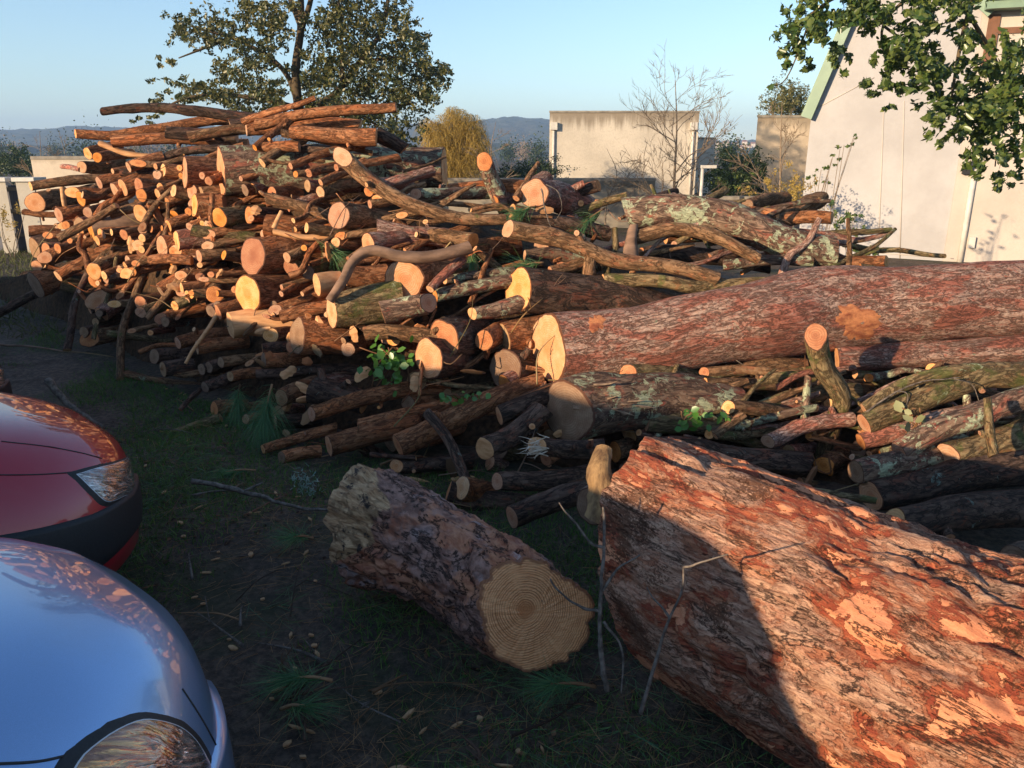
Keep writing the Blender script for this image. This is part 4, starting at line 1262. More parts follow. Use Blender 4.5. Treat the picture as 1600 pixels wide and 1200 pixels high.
# grass on the bank far left, in the sun
N = 16000
x, y = RNG.uniform(-13, -4.6, N), RNG.uniform(7.5, 16, N)
keep = (behind(x, y) < .3) | (x < -6)
x, y = x[keep], y[keep]
pos = np.stack([x, y, gz(x, y)], -1)
d = RNG.normal(size=(len(x), 3)) * [.5, .5, .2] + [0, 0, .8]
d /= np.linalg.norm(d, axis=1)[:, None]
v, f_, per = blades(pos, d, RNG.uniform(.05, .14, len(x)), RNG.uniform(.004, .008, len(x)), RNG.normal(size=(len(x), 3)) * .03, 2)
M['bankgrass'] = leafy('bank_grass', (0.06, 0.075, 0.018), (0.13, 0.13, 0.045), 0.2, 0.6, 0.2)
o = mesh_object('grass_bank', v, f_, M['bankgrass'], attrs={'tone': RNG.random(len(x)).repeat(per)})
tag(o, 'sunlit grass on the bank beside the end of the pile', 'grass', None, 'stuff')
# crumbs of bark
N = 9000
x, y = RNG.uniform(-2.8, 1.3, N), RNG.uniform(1.3, 6, N)
keep = (fbm(np.stack([x * 1.6, y * 1.6, x * 0 + 11], -1), 3) > RNG.uniform(.35, .75, N)) & (behind(x, y) < .2)
x, y = x[keep], y[keep]
pos = np.stack([x, y, gz(x, y) + .004], -1)
an = RNG.uniform(0, 6.28, len(x))
d1 = np.stack([np.cos(an), np.sin(an), RNG.normal(0, .25, len(x))], -1) * (RNG.gamma(2.2, .0045, len(x)) + .003)[:, None]
d2 = np.stack([-np.sin(an), np.cos(an), RNG.normal(0, .25, len(x))], -1) * (RNG.gamma(2.0, .003, len(x)) + .002)[:, None]
up = np.array([0, 0, .003])
v = np.stack([pos - d1, pos - d2 * .9 + up, pos + d1 * .8, pos + d2 + up], 1).reshape(-1, 3)
f_ = np.arange(len(x))[:, None] * 4 + np.array([[0, 1, 2, 3]])
M['crumb'] = leafy('bark_crumbs', (0.035, 0.02, 0.014), (0.26, 0.13, 0.07), 0.0, .9, .1)
o = mesh_object('bark_litter', v, f_, M['crumb'], attrs={'tone': (RNG.random(len(x)) ** 2).repeat(4)}, smooth=False)
tag(o, 'crumbs of bark and dead leaf littering the mud', 'litter', None, 'stuff')
# needles lying about
N = 22000
x, y = RNG.uniform(-2.6, 1.2, N), RNG.uniform(1.3, 5, N)
hot = np.exp(-((x - .35) ** 2 + (y - 1.75) ** 2) / .12) + .7 * np.exp(-((x + .35) ** 2 + (y - 1.9) ** 2) / .3) + .6 * np.exp(-((x + 1.0) ** 2 + (y - 3.4) ** 2) / .25)
keep = (RNG.random(N) < .12 + hot) & (behind(x, y) < .1)
x, y = x[keep], y[keep]
pos = np.stack([x, y, gz(x, y) + RNG.uniform(.0, .03, len(x))], -1)
an = RNG.uniform(0, 2 * np.pi, len(x))
d = np.stack([np.cos(an), np.sin(an), RNG.normal(0, .12, len(x))], -1)
v, f_, per = blades(pos, d, RNG.uniform(.06, .17, len(x)), RNG.uniform(.0006, .0012, len(x)), RNG.normal(size=(len(x), 3)) * [.03, .03, .01], 2)
o = mesh_object('fallen_needles', v, f_, M['dry'], attrs={'tone': RNG.random(len(x)).repeat(per)})
tag(o, 'dry pine needles strewn over the mud', 'needles', None, 'stuff')
N = 9000
x, y = RNG.uniform(-2.4, 1.1, N), RNG.uniform(1.3, 4.6, N)
hot = fbm(np.stack([x * 1.5, y * 1.5, x * 0 + 19], -1), 3)
keep = (hot > RNG.uniform(.48, .62, N)) & (behind(x, y) < .1)
x, y = x[keep], y[keep]
pos = np.stack([x, y, gz(x, y) + RNG.uniform(.0, .03, len(x))], -1)
an = fbm(np.stack([x * 3, y * 3, x * 0], -1), 2) * 14 + RNG.normal(0, .5, len(x))
d = np.stack([np.cos(an), np.sin(an), RNG.normal(.05, .12, len(x))], -1)
v, f_, per = blades(pos, d, RNG.uniform(.08, .18, len(x)), RNG.uniform(.0007, .0013, len(x)), RNG.normal(size=(len(x), 3)) * [.03, .03, .01], 2)
o = mesh_object('green_needles', v, f_, M['needle'], attrs={'tone': RNG.random(len(x)).repeat(per)})
tag(o, 'green pine needles fallen in patches on the mud', 'needles', None, 'stuff')


def sprig(label, base, tip, n=220, length=.16, spread=.8, mat='needle', droop=.05, group=None, flat=1.0):
    """a torn off pine shoot: a stem with its tuft of long needles"""
    base, tip = np.asarray(base, float), np.asarray(tip, float)
    o = empty('pine_sprig', base, label, 'pine sprig', group)
    P = spline([base, (base + tip) / 2 + [0, 0, .01], tip], 7)
    mb = MB()
    mb.tube(P, np.linspace(.007, .004, 7), 6)
    mb.build('stem', M['brown'], o)
    k = RNG.beta(2.5, 1.2, n)
    pos = P[0] + (P[-1] - P[0]) * k[:, None] + RNG.normal(0, .004, (n, 3))
    ax = (tip - base) / np.linalg.norm(tip - base)
    d = RNG.normal(size=(n, 3)) * spread * .6 * np.array([1, 1, flat]) + ax
    d /= np.linalg.norm(d, axis=1)[:, None]
    v, f_, per = blades(pos, d, RNG.uniform(.6, 1.0, n) * length, np.full(n, .0011), np.array([0, 0, -1]) * droop + RNG.normal(0, .02, (n, 3)), 4)
    child_of(o, 'needles', v, f_, M[mat], attrs={'tone': RNG.random(n).repeat(per)})
    return o


def px_sprig(label, x0, y0, x1, y1, dd=0, t=None, **kw):
    t = t or surf(x0, y0) - .12
    return sprig(label, at(x0, y0, t), at(x1, y1, t + dd), **kw)


px_sprig('pine sprig fanned across the upper big oval ended log', 490, 372, 525, 396, length=.2, n=150)
px_sprig('pine sprig hanging down beside the short round branch end', 735, 380, 738, 412, length=.17, n=150)
px_sprig('pine sprig on a bent twig lying on the longest trunk', 1115, 485, 1150, 500, length=.2, n=140)
px_sprig('pine sprig lying behind the long brown branch', 945, 325, 905, 355, length=.25, n=240)
px_sprig('pine sprig in shade under the broad round cut at the back', 838, 322, 810, 332, length=.22, n=200)
px_sprig('pine sprig laid along the dark rough barked log', 850, 410, 815, 416, length=.25, n=180)
px_sprig('tall tuft of green needles drooping in the shade at the pile foot', 425, 600, 412, 660, t=surf(418, 660) - .25, length=.28, n=520, spread=1.5, droop=.22)
px_sprig('needle tuft hanging among shaded logs left of the tall drooping one', 375, 600, 372, 630, length=.22, n=300, spread=1.4, droop=.18)
px_sprig('pine sprig flat on the mud below the drooping tufts', 400, 735, 350, 738, t=on_ground(375, 742)[1] * CP + .5, length=.2, n=200, spread=1.2, flat=.25)
for lab, x, y, dx, n_ in (('green pine sprig lying in front of the ringed end', 930, 1085, -70, 330), ('pine sprig on the mud at the foot of the red barked trunk', 1020, 1075, 30, 260), ('wide pine sprig spread on the mud left of the ringed end', 520, 1075, -60, 340), ('small pine sprig on the mud near the silver blue car', 440, 1120, 40, 200), ('pine sprig standing under the ringed log beside the car gap', 490, 850, -30, 220)):
    g = on_ground(x, y)
    g2 = on_ground(x + dx, y + 8)
    sprig(lab, g + [0, 0, .03], g2 + [0, 0, .06], n=int(n_ * .7), length=.19, spread=1.1, droop=.03, flat=.22)

# lichen tufts, ivy
def leaf_cloud(pos, size, normal_bias=(0, 0, .6), fold=.25, rng=RNG, jit=1.0, aspect=.55):
    """leaf shaped faces (six points, folded at the midrib)"""
    n_ = len(pos)
    nrm = rng.normal(size=(n_, 3)) * jit + np.asarray(normal_bias)
    nrm /= np.linalg.norm(nrm, axis=1)[:, None]
    a_ = np.cross(nrm, rng.normal(size=(n_, 3)))
    a_ /= np.linalg.norm(a_, axis=1)[:, None]
    b_ = np.cross(nrm, a_)
    sz = size * rng.uniform(.65, 1.25, n_)
    def P_(u, w_, h_):
        return pos + (a_ * u + b_ * w_ * aspect + nrm * h_ * fold) * sz[:, None]
    v = np.stack([P_(-1, 0, 0), P_(-.35, -.85, .35), P_(.35, -.75, .3), P_(1, 0, -.1), P_(.35, .75, .3), P_(-.35, .85, .35)], 1)
    b = np.arange(n_)[:, None, None] * 6
    f = np.array([[0, 1, 2, 3], [0, 3, 4, 5]])[None]
    return v.reshape(-1, 3), (b + f).reshape(-1, 4), 6


M['ivy'] = leafy('ivy_leaves', (0.05, 0.16, 0.02), (0.12, 0.26, 0.05), 0.3, 0.35, 0.5)
def ivy(label, cx, cy, rx, ry, n_, size, d=-.1, mat='ivy'):
    t = surf(cx, cy) + d
    o = empty('ivy', at(cx, cy + ry, t), label, 'ivy')
    pos = np.array([at(cx + RNG.normal() * rx * .5, cy + RNG.normal() * ry * .5, t + RNG.normal() * .06) for _ in range(n_)])
    v, f, per = leaf_cloud(pos, size, (-.3, -.8, .4), jit=.6, aspect=.85)
    child_of(o, 'leaves', v, f, M[mat], attrs={'tone': RNG.random(n_).repeat(per)})
    mb = MB()
    for k in range(5):
        a = at(cx + RNG.normal() * rx * .4, cy + ry, t + .05)
        mb.tube(spline([a, at(cx + RNG.normal() * rx * .3, cy, t + .03), at(cx + RNG.normal() * rx * .6, cy - ry * .8, t)], 8), .004, 5)
    mb.build('stems', M['brown'], o)


ivy('bright green ivy growing out of the dark gap in the pile', 612, 570, 40, 34, 80, .028, -.05)
ivy('small ivy shoot between the parallel red logs and the old log end', 725, 622, 50, 8, 24, .02, -.15)
ivy('green leaves on the wood below the mossy branch', 1085, 655, 40, 16, 26, .026, -.3)
M['paleleaf'] = leafy('pale_leaves', (0.22, 0.22, 0.10), (0.34, 0.34, 0.17), 0.25, 0.5, 0.3)
ivy('pale green leaves on the mossy branches near the picture edge', 1430, 655, 30, 22, 9, .032, -.35, 'paleleaf')
M['lichentuft'] = leafy('grey_green_lichen', (0.16, 0.24, 0.19), (0.30, 0.38, 0.30), 0.1, 0.8, 0.1)
t_ = surf(478, 760) - .1
o = empty('lichen_tuft', at(478, 790, t_), 'blue grey lichen tuft in the mud left of the ringed log', 'lichen')
pos = np.array([at(478 + RNG.normal() * 11, 762 + RNG.normal() * 16, t_ + RNG.normal() * .03) for _ in range(170)])
d = RNG.normal(size=(170, 3)); d /= np.linalg.norm(d, axis=1)[:, None]
v, f, per = blades(pos, d, np.full(170, .035), np.full(170, .004), RNG.normal(0, .01, (170, 3)), 2)
child_of(o, 'fronds', v, f, M['lichentuft'], attrs={'tone': RNG.random(170).repeat(per)})

# ------------------------------------------------------------------ twigs and chips
def twig(label, runs, t0, r0=.008, mat='dark', cat='twig', group=None, name='twig'):
    """runs: lists of photograph points with a depth offset each; the first run is the main stem"""
    first = at(runs[0][0][0], runs[0][0][1], t0 + (runs[0][0][2] if len(runs[0][0]) > 2 else 0))
    o = empty(name, first, label, cat, group)
    for k, run in enumerate(runs):
        P = spline([at(p[0], p[1], t0 + (p[2] if len(p) > 2 else 0)) for p in run], max(8, 5 * len(run)))
        P = P + (fbm(P * 14 + k, 2)[:, None] - .5) * .015
        mb = MB()
        r = r0 * (1 if k == 0 else .6)
        mb.tube(P, np.linspace(r, r * .45, len(P)) * (1 + .3 * (vnoise(P * 60) - .5)), 7)
        mb.build('stem' if k == 0 else 'side_shoot', M[mat], o)
    return o


M['twig'] = plain('grey_twig_bark', (0.06, 0.045, 0.036), (0.20, 0.16, 0.13), 45, 0.9, 0.004, detail=8)
twig('bare grey twig standing between the ringed end and the red barked trunk', [[(946, 1085), (937, 967), (944, 867), (944, 790)], [(937, 954), (912, 952), (879, 929), (860, 904)], [(944, 854), (921, 846), (896, 812), (875, 783)], [(940, 925), (967, 887), (1000, 867)], [(946, 967), (971, 1017), (971, 1083)]], 2.28, .0085, 'twig')
twig('crooked twig leaning against the shaded side of the red barked trunk', [[(1000, 1117), (1029, 1017, -.02), (1046, 967, -.06), (1067, 921, -.1), (1067, 887, -.12)], [(1067, 887, -.12), (1090, 880, -.16), (1137, 867, -.22)], [(1046, 967, -.06), (1020, 930, -.05), (1012, 915, -.05)]], 2.14, .0062, 'twig')
twig('bent bare twig looping down over the longest trunk', [[(1082, 480), (1105, 530), (1145, 560), (1165, 572)], [(1105, 530), (1098, 575), (1120, 590), (1135, 570)], [(1115, 535), (1150, 545), (1165, 552)]], surf(1110, 530) - .25, .007, 'twig')
twig('thin bare twig hooked in front of the broad round cut', [[(845, 295), (853, 330), (862, 358)], [(853, 288), (872, 300), (878, 325), (868, 345)]], surf(850, 330) - .2, .006, 'twig')
twig('pale stick lying on the mud behind the red car', [[(-10, 538), (60, 543), (152, 557)]], on_ground(70, 548)[1] * CP + .5, .012, 'pale')
o = twig('grey branch lying on the mud in front of the red car', [[(74, 592), (98, 625), (125, 645), (160, 668)]], 4.55, .024, 'twig')
twig('branch lying on the mud towards the ringed log', [[(300, 752), (380, 768), (450, 790), (520, 800)], [(380, 768), (410, 755)]], 3.75, .015, 'twig')
twig('slim twig forking over the stout mossy branch', [[(1352, 645), (1400, 612), (1450, 595), (1500, 590)], [(1400, 612), (1418, 618), (1412, 650)], [(1490, 590), (1520, 605), (1532, 640)]], surf(1420, 620) - .35, .006, 'twig')
rg = random.Random(3)
for k in range(46):
    x, y = rg.uniform(225, 830), rg.uniform(640, 1190)
    if x < 430 and y > 640 + (x - 150) * 1.9 or (x > 520 and 740 < y < 1060):
        continue
    g = on_ground(x, y, .012)
    an, ln_ = rg.uniform(0, math.pi), rg.uniform(.10, .42)
    e = np.array([math.cos(an), math.sin(an), 0]) * ln_
    P = spline([g, g + e * .5 + [rg.gauss(0, .03), rg.gauss(0, .03), .02], g + e], 12)
    P[:, 2] = np.maximum(P[:, 2], gz(P[:, 0], P[:, 1]) + .006)
    mb = MB()
    mb.tube(P, np.linspace(rg.uniform(.003, .008), .0015, 12), 6)
    if rg.random() < .6:
        mb.tube(spline([P[5], P[5] + [rg.gauss(0, .05), rg.gauss(0, .05), .01], P[5] + [rg.gauss(0, .1), rg.gauss(0, .1), .012]], 6), .0022, 5)
    tag(mb.build('twig', M[rg.choice(['twig', 'dark', 'brown'])], loc=g), 'broken twig lying on the dark muddy ground', 'twig', 'broken twigs on the mud')
M['chip'] = plain('pale_chip_wood', (0.55, 0.33, 0.17), (0.40, 0.20, 0.09), 40, 0.8, 0.002)
for k in range(130):
    x, y = rg.uniform(180, 860), rg.uniform(600, 1190)
    if x < 430 and y > 600 + (x - 130) * 1.9 or (x > 500 and 730 < y < 1065):
        continue
    g = on_ground(x, y, .008)
    g[2] = gz(g[0], g[1]) + .008
    an = rg.uniform(0, 6.28)
    a_ = np.array([math.cos(an), math.sin(an), rg.gauss(0, .2)]) * rg.uniform(.008, .028)
    b_ = np.array([-math.sin(an), math.cos(an), rg.gauss(0, .2)]) * rg.uniform(.004, .012)
    u_ = np.array([0, 0, .003])
    vv = [g - a_, g - a_ * .3 - b_, g + a_ * .8 - b_ * .6, g + a_ * 1.1, g + a_ * .4 + b_, g - a_ * .5 + b_ * .8]
    vv = [p + u_ for p in vv] + [p - u_ for p in vv]
    ff = [(0, 1, 2, 3, 4, 5), (11, 10, 9, 8, 7, 6)] + [(j, j + 6, (j + 1) % 6 + 6, (j + 1) % 6) for j in range(6)]
    tag(mesh_object('wood_chip', vv, ff, M['chip'], smooth=False, loc=g), 'pale wood chip lying on the dark muddy ground', 'wood chip', 'wood chips on the mud')
# bark flakes and bits on the great trunk
# ------------------------------------------------------------------ parked cars
def car_paint(name, base, metal, rough=0.28, coat=1.0):
    t = NT(name)
    tc = t.n('ShaderNodeTexCoord')
    n = t.noise(tc.outputs['Object'], 900, 2, 0.5)
    dust = t.noise(tc.outputs['Object'], 5, 6, 0.7)
    c = t.mix(t.math('MULTIPLY', t.step(n, 0.4, 0.7), 0.25), base, tuple(min(1, q * 1.6 + .01) for q in base))
    c = t.mix(t.math('MULTIPLY', t.step(dust, 0.5, 0.8), 0.10), c, (0.25, 0.22, 0.19))
    m = t.finish(c, rough, None, 0.5, metal, coat, 0.015)
    t.val(t.p.inputs['Coat Roughness'], t.math('ADD', 0.012, t.math('MULTIPLY', t.step(dust, 0.5, 0.8), 0.05)))
    return m


M['blue_paint'] = car_paint('silver_blue_car_paint', (0.24, 0.38, 0.62), 0.65, 0.3)
M['red_paint'] = car_paint('dark_red_car_paint', (0.36, 0.008, 0.02), 0.15, 0.35)
M['black_paint'] = car_paint('dark_car_paint', (0.05, 0.006, 0.012), 0.2, 0.35)
M['trim'] = plain('black_plastic_trim', (0.012, 0.012, 0.013), (0.02, 0.02, 0.021), 120, 0.55, 0.0008, 0.4)
M['rubber'] = plain('tyre_rubber', (0.013, 0.013, 0.013), (0.03, 0.027, 0.024), 30, 0.9, 0.001)
M['rim'] = plain('wheel_metal', (0.35, 0.35, 0.36), (0.25, 0.25, 0.26), 12, 0.35, 0, 0.5)
M['chrome'] = plain('lamp_rim_metal', (0.55, 0.56, 0.58), (0.45, 0.46, 0.48), 12, 0.2, 0, 0.6)


def glass_mat():
    t = NT('car_window_glass')
    t.finish((0.012, 0.014, 0.016), 0.03, None, 0.6, 0.0, 0.5)
    return t.m


def lens_mat(name, tint, dark, amber=False):
    """lamp glass with streaky reflections painted into its colour"""
    t = NT(name)
    uv = t.n('ShaderNodeAttribute', attribute_name='lamp').outputs['Vector']
    n = t.noise(t.mapping(uv, (1.0, 2.6, 1), (0, 0, 0.6)), 1.7, 3, 0.55, 1.6)
    n2 = t.noise(t.mapping(uv, (1, 5, 1), (0, 0, -.5)), 2.4, 2, 0.5, 0.8)
    c = t.mix(t.step(n, 0.38, 0.62), dark, tint)  # pale and dark bands painted as streaky reflections
    sp = t.n('ShaderNodeSeparateXYZ')
    t.l(uv, sp.inputs[0])
    if amber:
        am = t.step(t.math('ADD', sp.outputs[0], t.math('MULTIPLY', t.math('SUBTRACT', n2, .5), 1.2)), -.25, .35)
        c = t.mix(t.math('MULTIPLY', am, .8), c, t.mix(t.step(n2, .4, .65), (0.30, 0.10, 0.03), (0.75, 0.36, 0.10)))  # amber patch painted as a warm reflection
    h = t.math('ADD', n, n2)
    return t.finish(c, 0.12, t.bump(h, 0.02, 0.5), 0.6, 0.7, 1.0, 0.008)


M['glass'] = glass_mat()
M['lens'] = lens_mat('headlight_glass', (0.62, 0.58, 0.55), (0.16, 0.14, 0.13))
M['lens_amber_reflection'] = lens_mat('amber_reflection_glass', (0.66, 0.55, 0.50), (0.20, 0.16, 0.15), True)


class Car:
    def __init__(self, nose, heading, W=.76, hood=None, z0=0.0, nz=3.4):
        self.F = np.array([math.cos(R(heading)), math.sin(R(heading)), 0])
        self.Lf = np.array([-self.F[1], self.F[0], 0])
        self.N = np.array([nose[0], nose[1], z0])
        self.W, self.nz = W, nz
        self.hood = np.array(hood)

    def width(self, s):
        a = np.clip(s / .62, 0, 1)
        w = self.W * (1 - (1 - a) ** 2.3) ** (1 / 2.5)
        b = np.clip((4.0 - s) / .5, 0, 1)
        return w * (1 - (1 - b) ** 2.4) ** (1 / 2.6)

    def top(self, s):
        return np.interp(s, self.hood[:, 0], self.hood[:, 1])

    def bottom(self, s):
        return np.interp(s, [0, .1, .3, 3.7, 4.0], [.34, .24, .2, .2, .3])

    def S(self, s, ph, off=0.0):
        """a point of the shell: s back from the nose, ph 0 at the right sill over the top to pi at the left sill"""
        s, ph = np.broadcast_arrays(np.asarray(s, float), np.asarray(ph, float))
        w, zt, zb = self.width(s), self.top(s), self.bottom(s)
        e = 2 / self.nz
        cx = np.sign(np.cos(ph)) * np.abs(np.cos(ph)) ** e
        sx = np.abs(np.sin(ph)) ** (e * .95)
        y = -(w + off) * cx * (1 - .06 * sx ** 2)
        z = zb + (zt + off - zb) * sx
        return self.N - self.F * (s - off * (s < .3))[..., None] + self.Lf * y[..., None] + np.array([0, 0, 1.0]) * z[..., None]

    def patch(self, corners, off, n=18, rnd=.0, m=None):
        """a piece of the shell raised by off; corners: four (s, ph), front-bottom, back-bottom, back-top, front-top"""
        m = m or n
        u, v = np.meshgrid(np.linspace(0, 1, n), np.linspace(0, 1, m))
        if rnd:
            # squircle map rounds the corners
            uu, vv = u * 2 - 1, v * 2 - 1
            k = rnd
            u2 = uu * np.sqrt(1 - k * vv * vv / 2)
            v2 = vv * np.sqrt(1 - k * uu * uu / 2)
            u, v = (u2 + 1) / 2, (v2 + 1) / 2
        c = np.array(corners, float)
        p = (c[0] * ((1 - u) * (1 - v))[..., None] + c[1] * (u * (1 - v))[..., None] + c[2] * (u * v)[..., None] + c[3] * ((1 - u) * v)[..., None])
        edge = np.minimum(np.minimum(np.linspace(0, 1, n)[None], 1 - np.linspace(0, 1, n)[None]), np.minimum(np.linspace(0, 1, m)[:, None], 1 - np.linspace(0, 1, m)[:, None]))
        o_ = np.where(edge <= 0, -.006, off)
        P = np.stack([self.S(p[..., 0], p[..., 1], 0)], 0)[0]
        du = np.gradient(P, axis=1)
        dv = np.gradient(P, axis=0)
        nn = np.cross(du, dv)
        nn /= np.linalg.norm(nn, axis=-1)[..., None] + 1e-12
        cen = self.N - self.F * 1.2 + np.array([0, 0, .3])
        if (nn[m // 2, n // 2] @ (P[m // 2, n // 2] - cen)) < 0:
            nn = -nn
        P = P + nn * o_[..., None]
        f = [(j * n + i, j * n + i + 1, (j + 1) * n + i + 1, (j + 1) * n + i) for j in range(m - 1) for i in range(n - 1)]
        return P.reshape(-1, 3), f, np.stack([u, v, u * 0], -1).reshape(-1, 3)

    def param(self, pts, hi=1.9):
        """shell parameters (s, ph) of the points that show at these places of the photograph"""
        s = np.r_[np.geomspace(.004, .3, 90), np.linspace(.31, 1.3, 100)]
        ph = np.linspace(.02, hi, 260)
        P = self.S(s[:, None], ph[None, :]) - CAM
        f = P[..., 1] * CP - P[..., 2] * SP
        x = 800 + FPX * P[..., 0] / f
        y = 600 - FPX * (P[..., 1] * SP + P[..., 2] * CP) / f
        out = []
        for a, b in pts:
            k = np.argmin((x - a) ** 2 + (y - b) ** 2)
            i, j = np.unravel_index(k, x.shape)
            out.append((s[i], ph[j]))
        return out

    def normal(self, s, ph):
        a = self.S(s + .004, ph) - self.S(np.maximum(s - .004, 1e-4), ph)
        b = self.S(s, ph + .01) - self.S(s, ph - .01)
        n = np.cross(a, b)
        n /= np.linalg.norm(n, axis=-1)[..., None] + 1e-12
        c = self.S(s, ph) - (self.N - self.F * 1.0 + np.array([0, 0, .3]))
        return n * np.sign((n * c).sum(-1))[..., None]

    def lamp_patch(self, outline, off, grow=1.0, rings=14, m=64):
        o = np.array(outline, float)
        o = spline(np.vstack([o, o[:1]]), m + 1)[:-1]
        cen = o.mean(0)
        fr = np.linspace(0, 1, rings) ** .8
        p = cen + (o - cen)[None] * (fr[:, None, None] * grow)
        p[..., 0] = np.maximum(p[..., 0], .004)
        N = self.normal(p[..., 0], p[..., 1])
        P = self.S(p[..., 0], p[..., 1]) + N * (off * (1 - fr ** 6) - .004 * fr ** 6)[:, None, None]
        f = [(i * m + j, (i + 1) * m + j, (i + 1) * m + (j + 1) % m, i * m + (j + 1) % m) for i in range(rings - 1) for j in range(m)]
        th = np.linspace(0, 2 * np.pi, m, endpoint=False)
        at_ = np.stack([np.cos(th)[None] * fr[:, None], np.sin(th)[None] * fr[:, None], np.zeros((rings, m))], -1)
        return P.reshape(-1, 3), f, at_.reshape(-1, 3)

    def w(self, s, y, z):
        return self.N - self.F * s + self.Lf * y + np.array([0, 0, z])


def build_car(car, label, paint, lens, lamp, bumper, bump_band, gaps, name='parked_car', lens_gasket=.004):
    o = empty(name, car.w(2, 0, 0), label, 'car', 'parked cars')
    st_ = np.r_[np.geomspace(.002, .7, 46), np.linspace(.75, 3.9, 40), 4.0 - np.geomspace(.09, .002, 14)]
    ph = np.linspace(0, np.pi, 91)
    P = car.S(st_[:, None], ph[None, :])
    ns, npz = len(st_), len(ph)
    f = [(i * npz + j, i * npz + j + 1, (i + 1) * npz + j + 1, (i + 1) * npz + j) for i in range(ns - 1) for j in range(npz - 1)]
    f += [tuple(range(npz)), tuple(range((ns - 1) * npz, ns * npz))[::-1]]
    f += [(i * npz, (i + 1) * npz, (i + 1) * npz + npz - 1, i * npz + npz - 1) for i in range(ns - 1)]
    child_of(o, 'body', P.reshape(-1, 3), f, M[paint])
    for side in (0, 1):
        fl = lamp if side == 0 else [(a, math.pi - b) for a, b in lamp]
        v, ff, uvw = car.lamp_patch(fl, .012)
        hl = child_of(o, 'headlight', v, ff, M[lens], attrs={'lamp': uvw})
        for nm, off, grow, mt in (('lamp_rim', .0085, 1.06, 'chrome'), ('gasket', .006, 1.15, 'trim')):
            v, ff, _ = car.lamp_patch(fl, off, grow)
            g = child_of(o, nm, v, ff, M[mt])
            mw = g.matrix_basis.copy()
            g.parent = hl
            g.matrix_basis = mw
    v, ff, _ = car.patch(bump_band, .018, 60, 0, 14)
    child_of(o, 'bumper', v, ff, M[bumper])
    # panel gaps
    for run in gaps:
        g = np.array(run, float)
        q_ = spline(g, 40)
        p0 = car.S(q_[:, 0], q_[:, 1])
        p1 = car.S(q_[:, 0] + .003, q_[:, 1] + .0)
        mb = MB()
        mb.tube(p0, .0026, 6)
        mb.build('panel_gap', M['trim'], o)
    # cabin
    zs = np.array([(1.02, .90, .60), (1.25, 1.08, .62), (1.55, 1.30, .63), (1.85, 1.41, .61), (2.4, 1.45, .60), (3.0, 1.42, .59), (3.45, 1.22, .56), (3.75, .93, .58)])
    rows = spline(np.c_[zs[:, 0], zs[:, 1], zs[:, 2]], 40)
    th_ = np.linspace(0, np.pi, 31)
    pts = []
    for s_, zt, w_ in rows:
        cx, sx = np.sign(np.cos(th_)) * np.abs(np.cos(th_)) ** .55, np.abs(np.sin(th_)) ** .55
        base = car.top(s_) - .06
        zz = base + (zt - base) * sx
        pts.append(np.stack([car.w(s_, -(w_ * 1.1 - .10 * sx[k] * (zt - base) * 2) * cx[k], zz[k]) for k in range(31)]))
    pts = np.array(pts)
    f = [(i * 31 + j, i * 31 + j + 1, (i + 1) * 31 + j + 1, (i + 1) * 31 + j) for i in range(39) for j in range(30)]
    child_of(o, 'cabin', pts.reshape(-1, 3), f, M[paint])

    def pane(nm, i0, i1, j0, j1, off=.006):
        sub = pts[i0:i1, j0:j1]
        du, dv = np.gradient(sub, axis=0), np.gradient(sub, axis=1)
        nn = np.cross(du, dv)
        nn /= np.linalg.norm(nn, axis=-1)[..., None] + 1e-9
        cen = car.w(2.4, 0, .9)
        if nn[len(sub) // 2, sub.shape[1] // 2] @ (sub[len(sub) // 2, sub.shape[1] // 2] - cen) < 0:
            nn = -nn
        q_ = sub + nn * off
        a_, b_ = q_.shape[:2]
        child_of(o, nm, q_.reshape(-1, 3), [(i * b_ + j, i * b_ + j + 1, (i + 1) * b_ + j + 1, (i + 1) * b_ + j) for i in range(a_ - 1) for j in range(b_ - 1)], M['glass'])
    pane('windscreen', 3, 13, 7, 24)
    pane('rear_window', 31, 38, 7, 24)
    for lo, hi in ((1, 7), (24, 30)):
        pane('side_window', 9, 20, lo, hi)
        pane('side_window', 21, 31, lo, hi)
    for s_ in (.78, 3.2):
        for sd in (-1, 1):
            c_ = car.w(s_, sd * (car.W - .10), .29)
            mb = MB()
            prof = [(.19, -.085), (.26, -.095), (.29, -.07), (.295, 0), (.29, .07), (.26, .095), (.19, .085)]
            m_ = 40
            vv = []
            for k in range(m_):
                a_ = 2 * np.pi * k / m_
                for r_, y_ in prof:
                    vv.append(c_ + car.F * (r_ * math.cos(a_)) + np.array([0, 0, 1]) * (r_ * math.sin(a_)) + car.Lf * y_)
            np_ = len(prof)
            mb.add(vv, [(k * np_ + j, k * np_ + j + 1, ((k + 1) % m_) * np_ + j + 1, ((k + 1) % m_) * np_ + j) for k in range(m_) for j in range(np_ - 1)])
            wh = mb.build('wheel', M['rubber'], o)
            mb = MB()
            vv = [c_ + car.Lf * sd * .05]
            for k in range(m_):
                a_ = 2 * np.pi * k / m_
                for r_, y_ in ((.10, .04), (.165, .055), (.192, .082)):
                    vv.append(c_ + car.F * (r_ * math.cos(a_)) + np.array([0, 0, 1]) * (r_ * math.sin(a_)) + car.Lf * sd * y_)
            ff = [(0, 1 + k * 3, 1 + ((k + 1) % m_) * 3) for k in range(m_)]
            ff += [(1 + k * 3 + j, 1 + k * 3 + j + 1, 1 + ((k + 1) % m_) * 3 + j + 1, 1 + ((k + 1) % m_) * 3 + j) for k in range(m_) for j in range(2)]
            mb.add(vv, ff)
            rim = mb.build('rim', M['rim'], o)
            mw = rim.matrix_basis.copy()
            rim.parent = wh
            rim.matrix_basis = mw
    return o


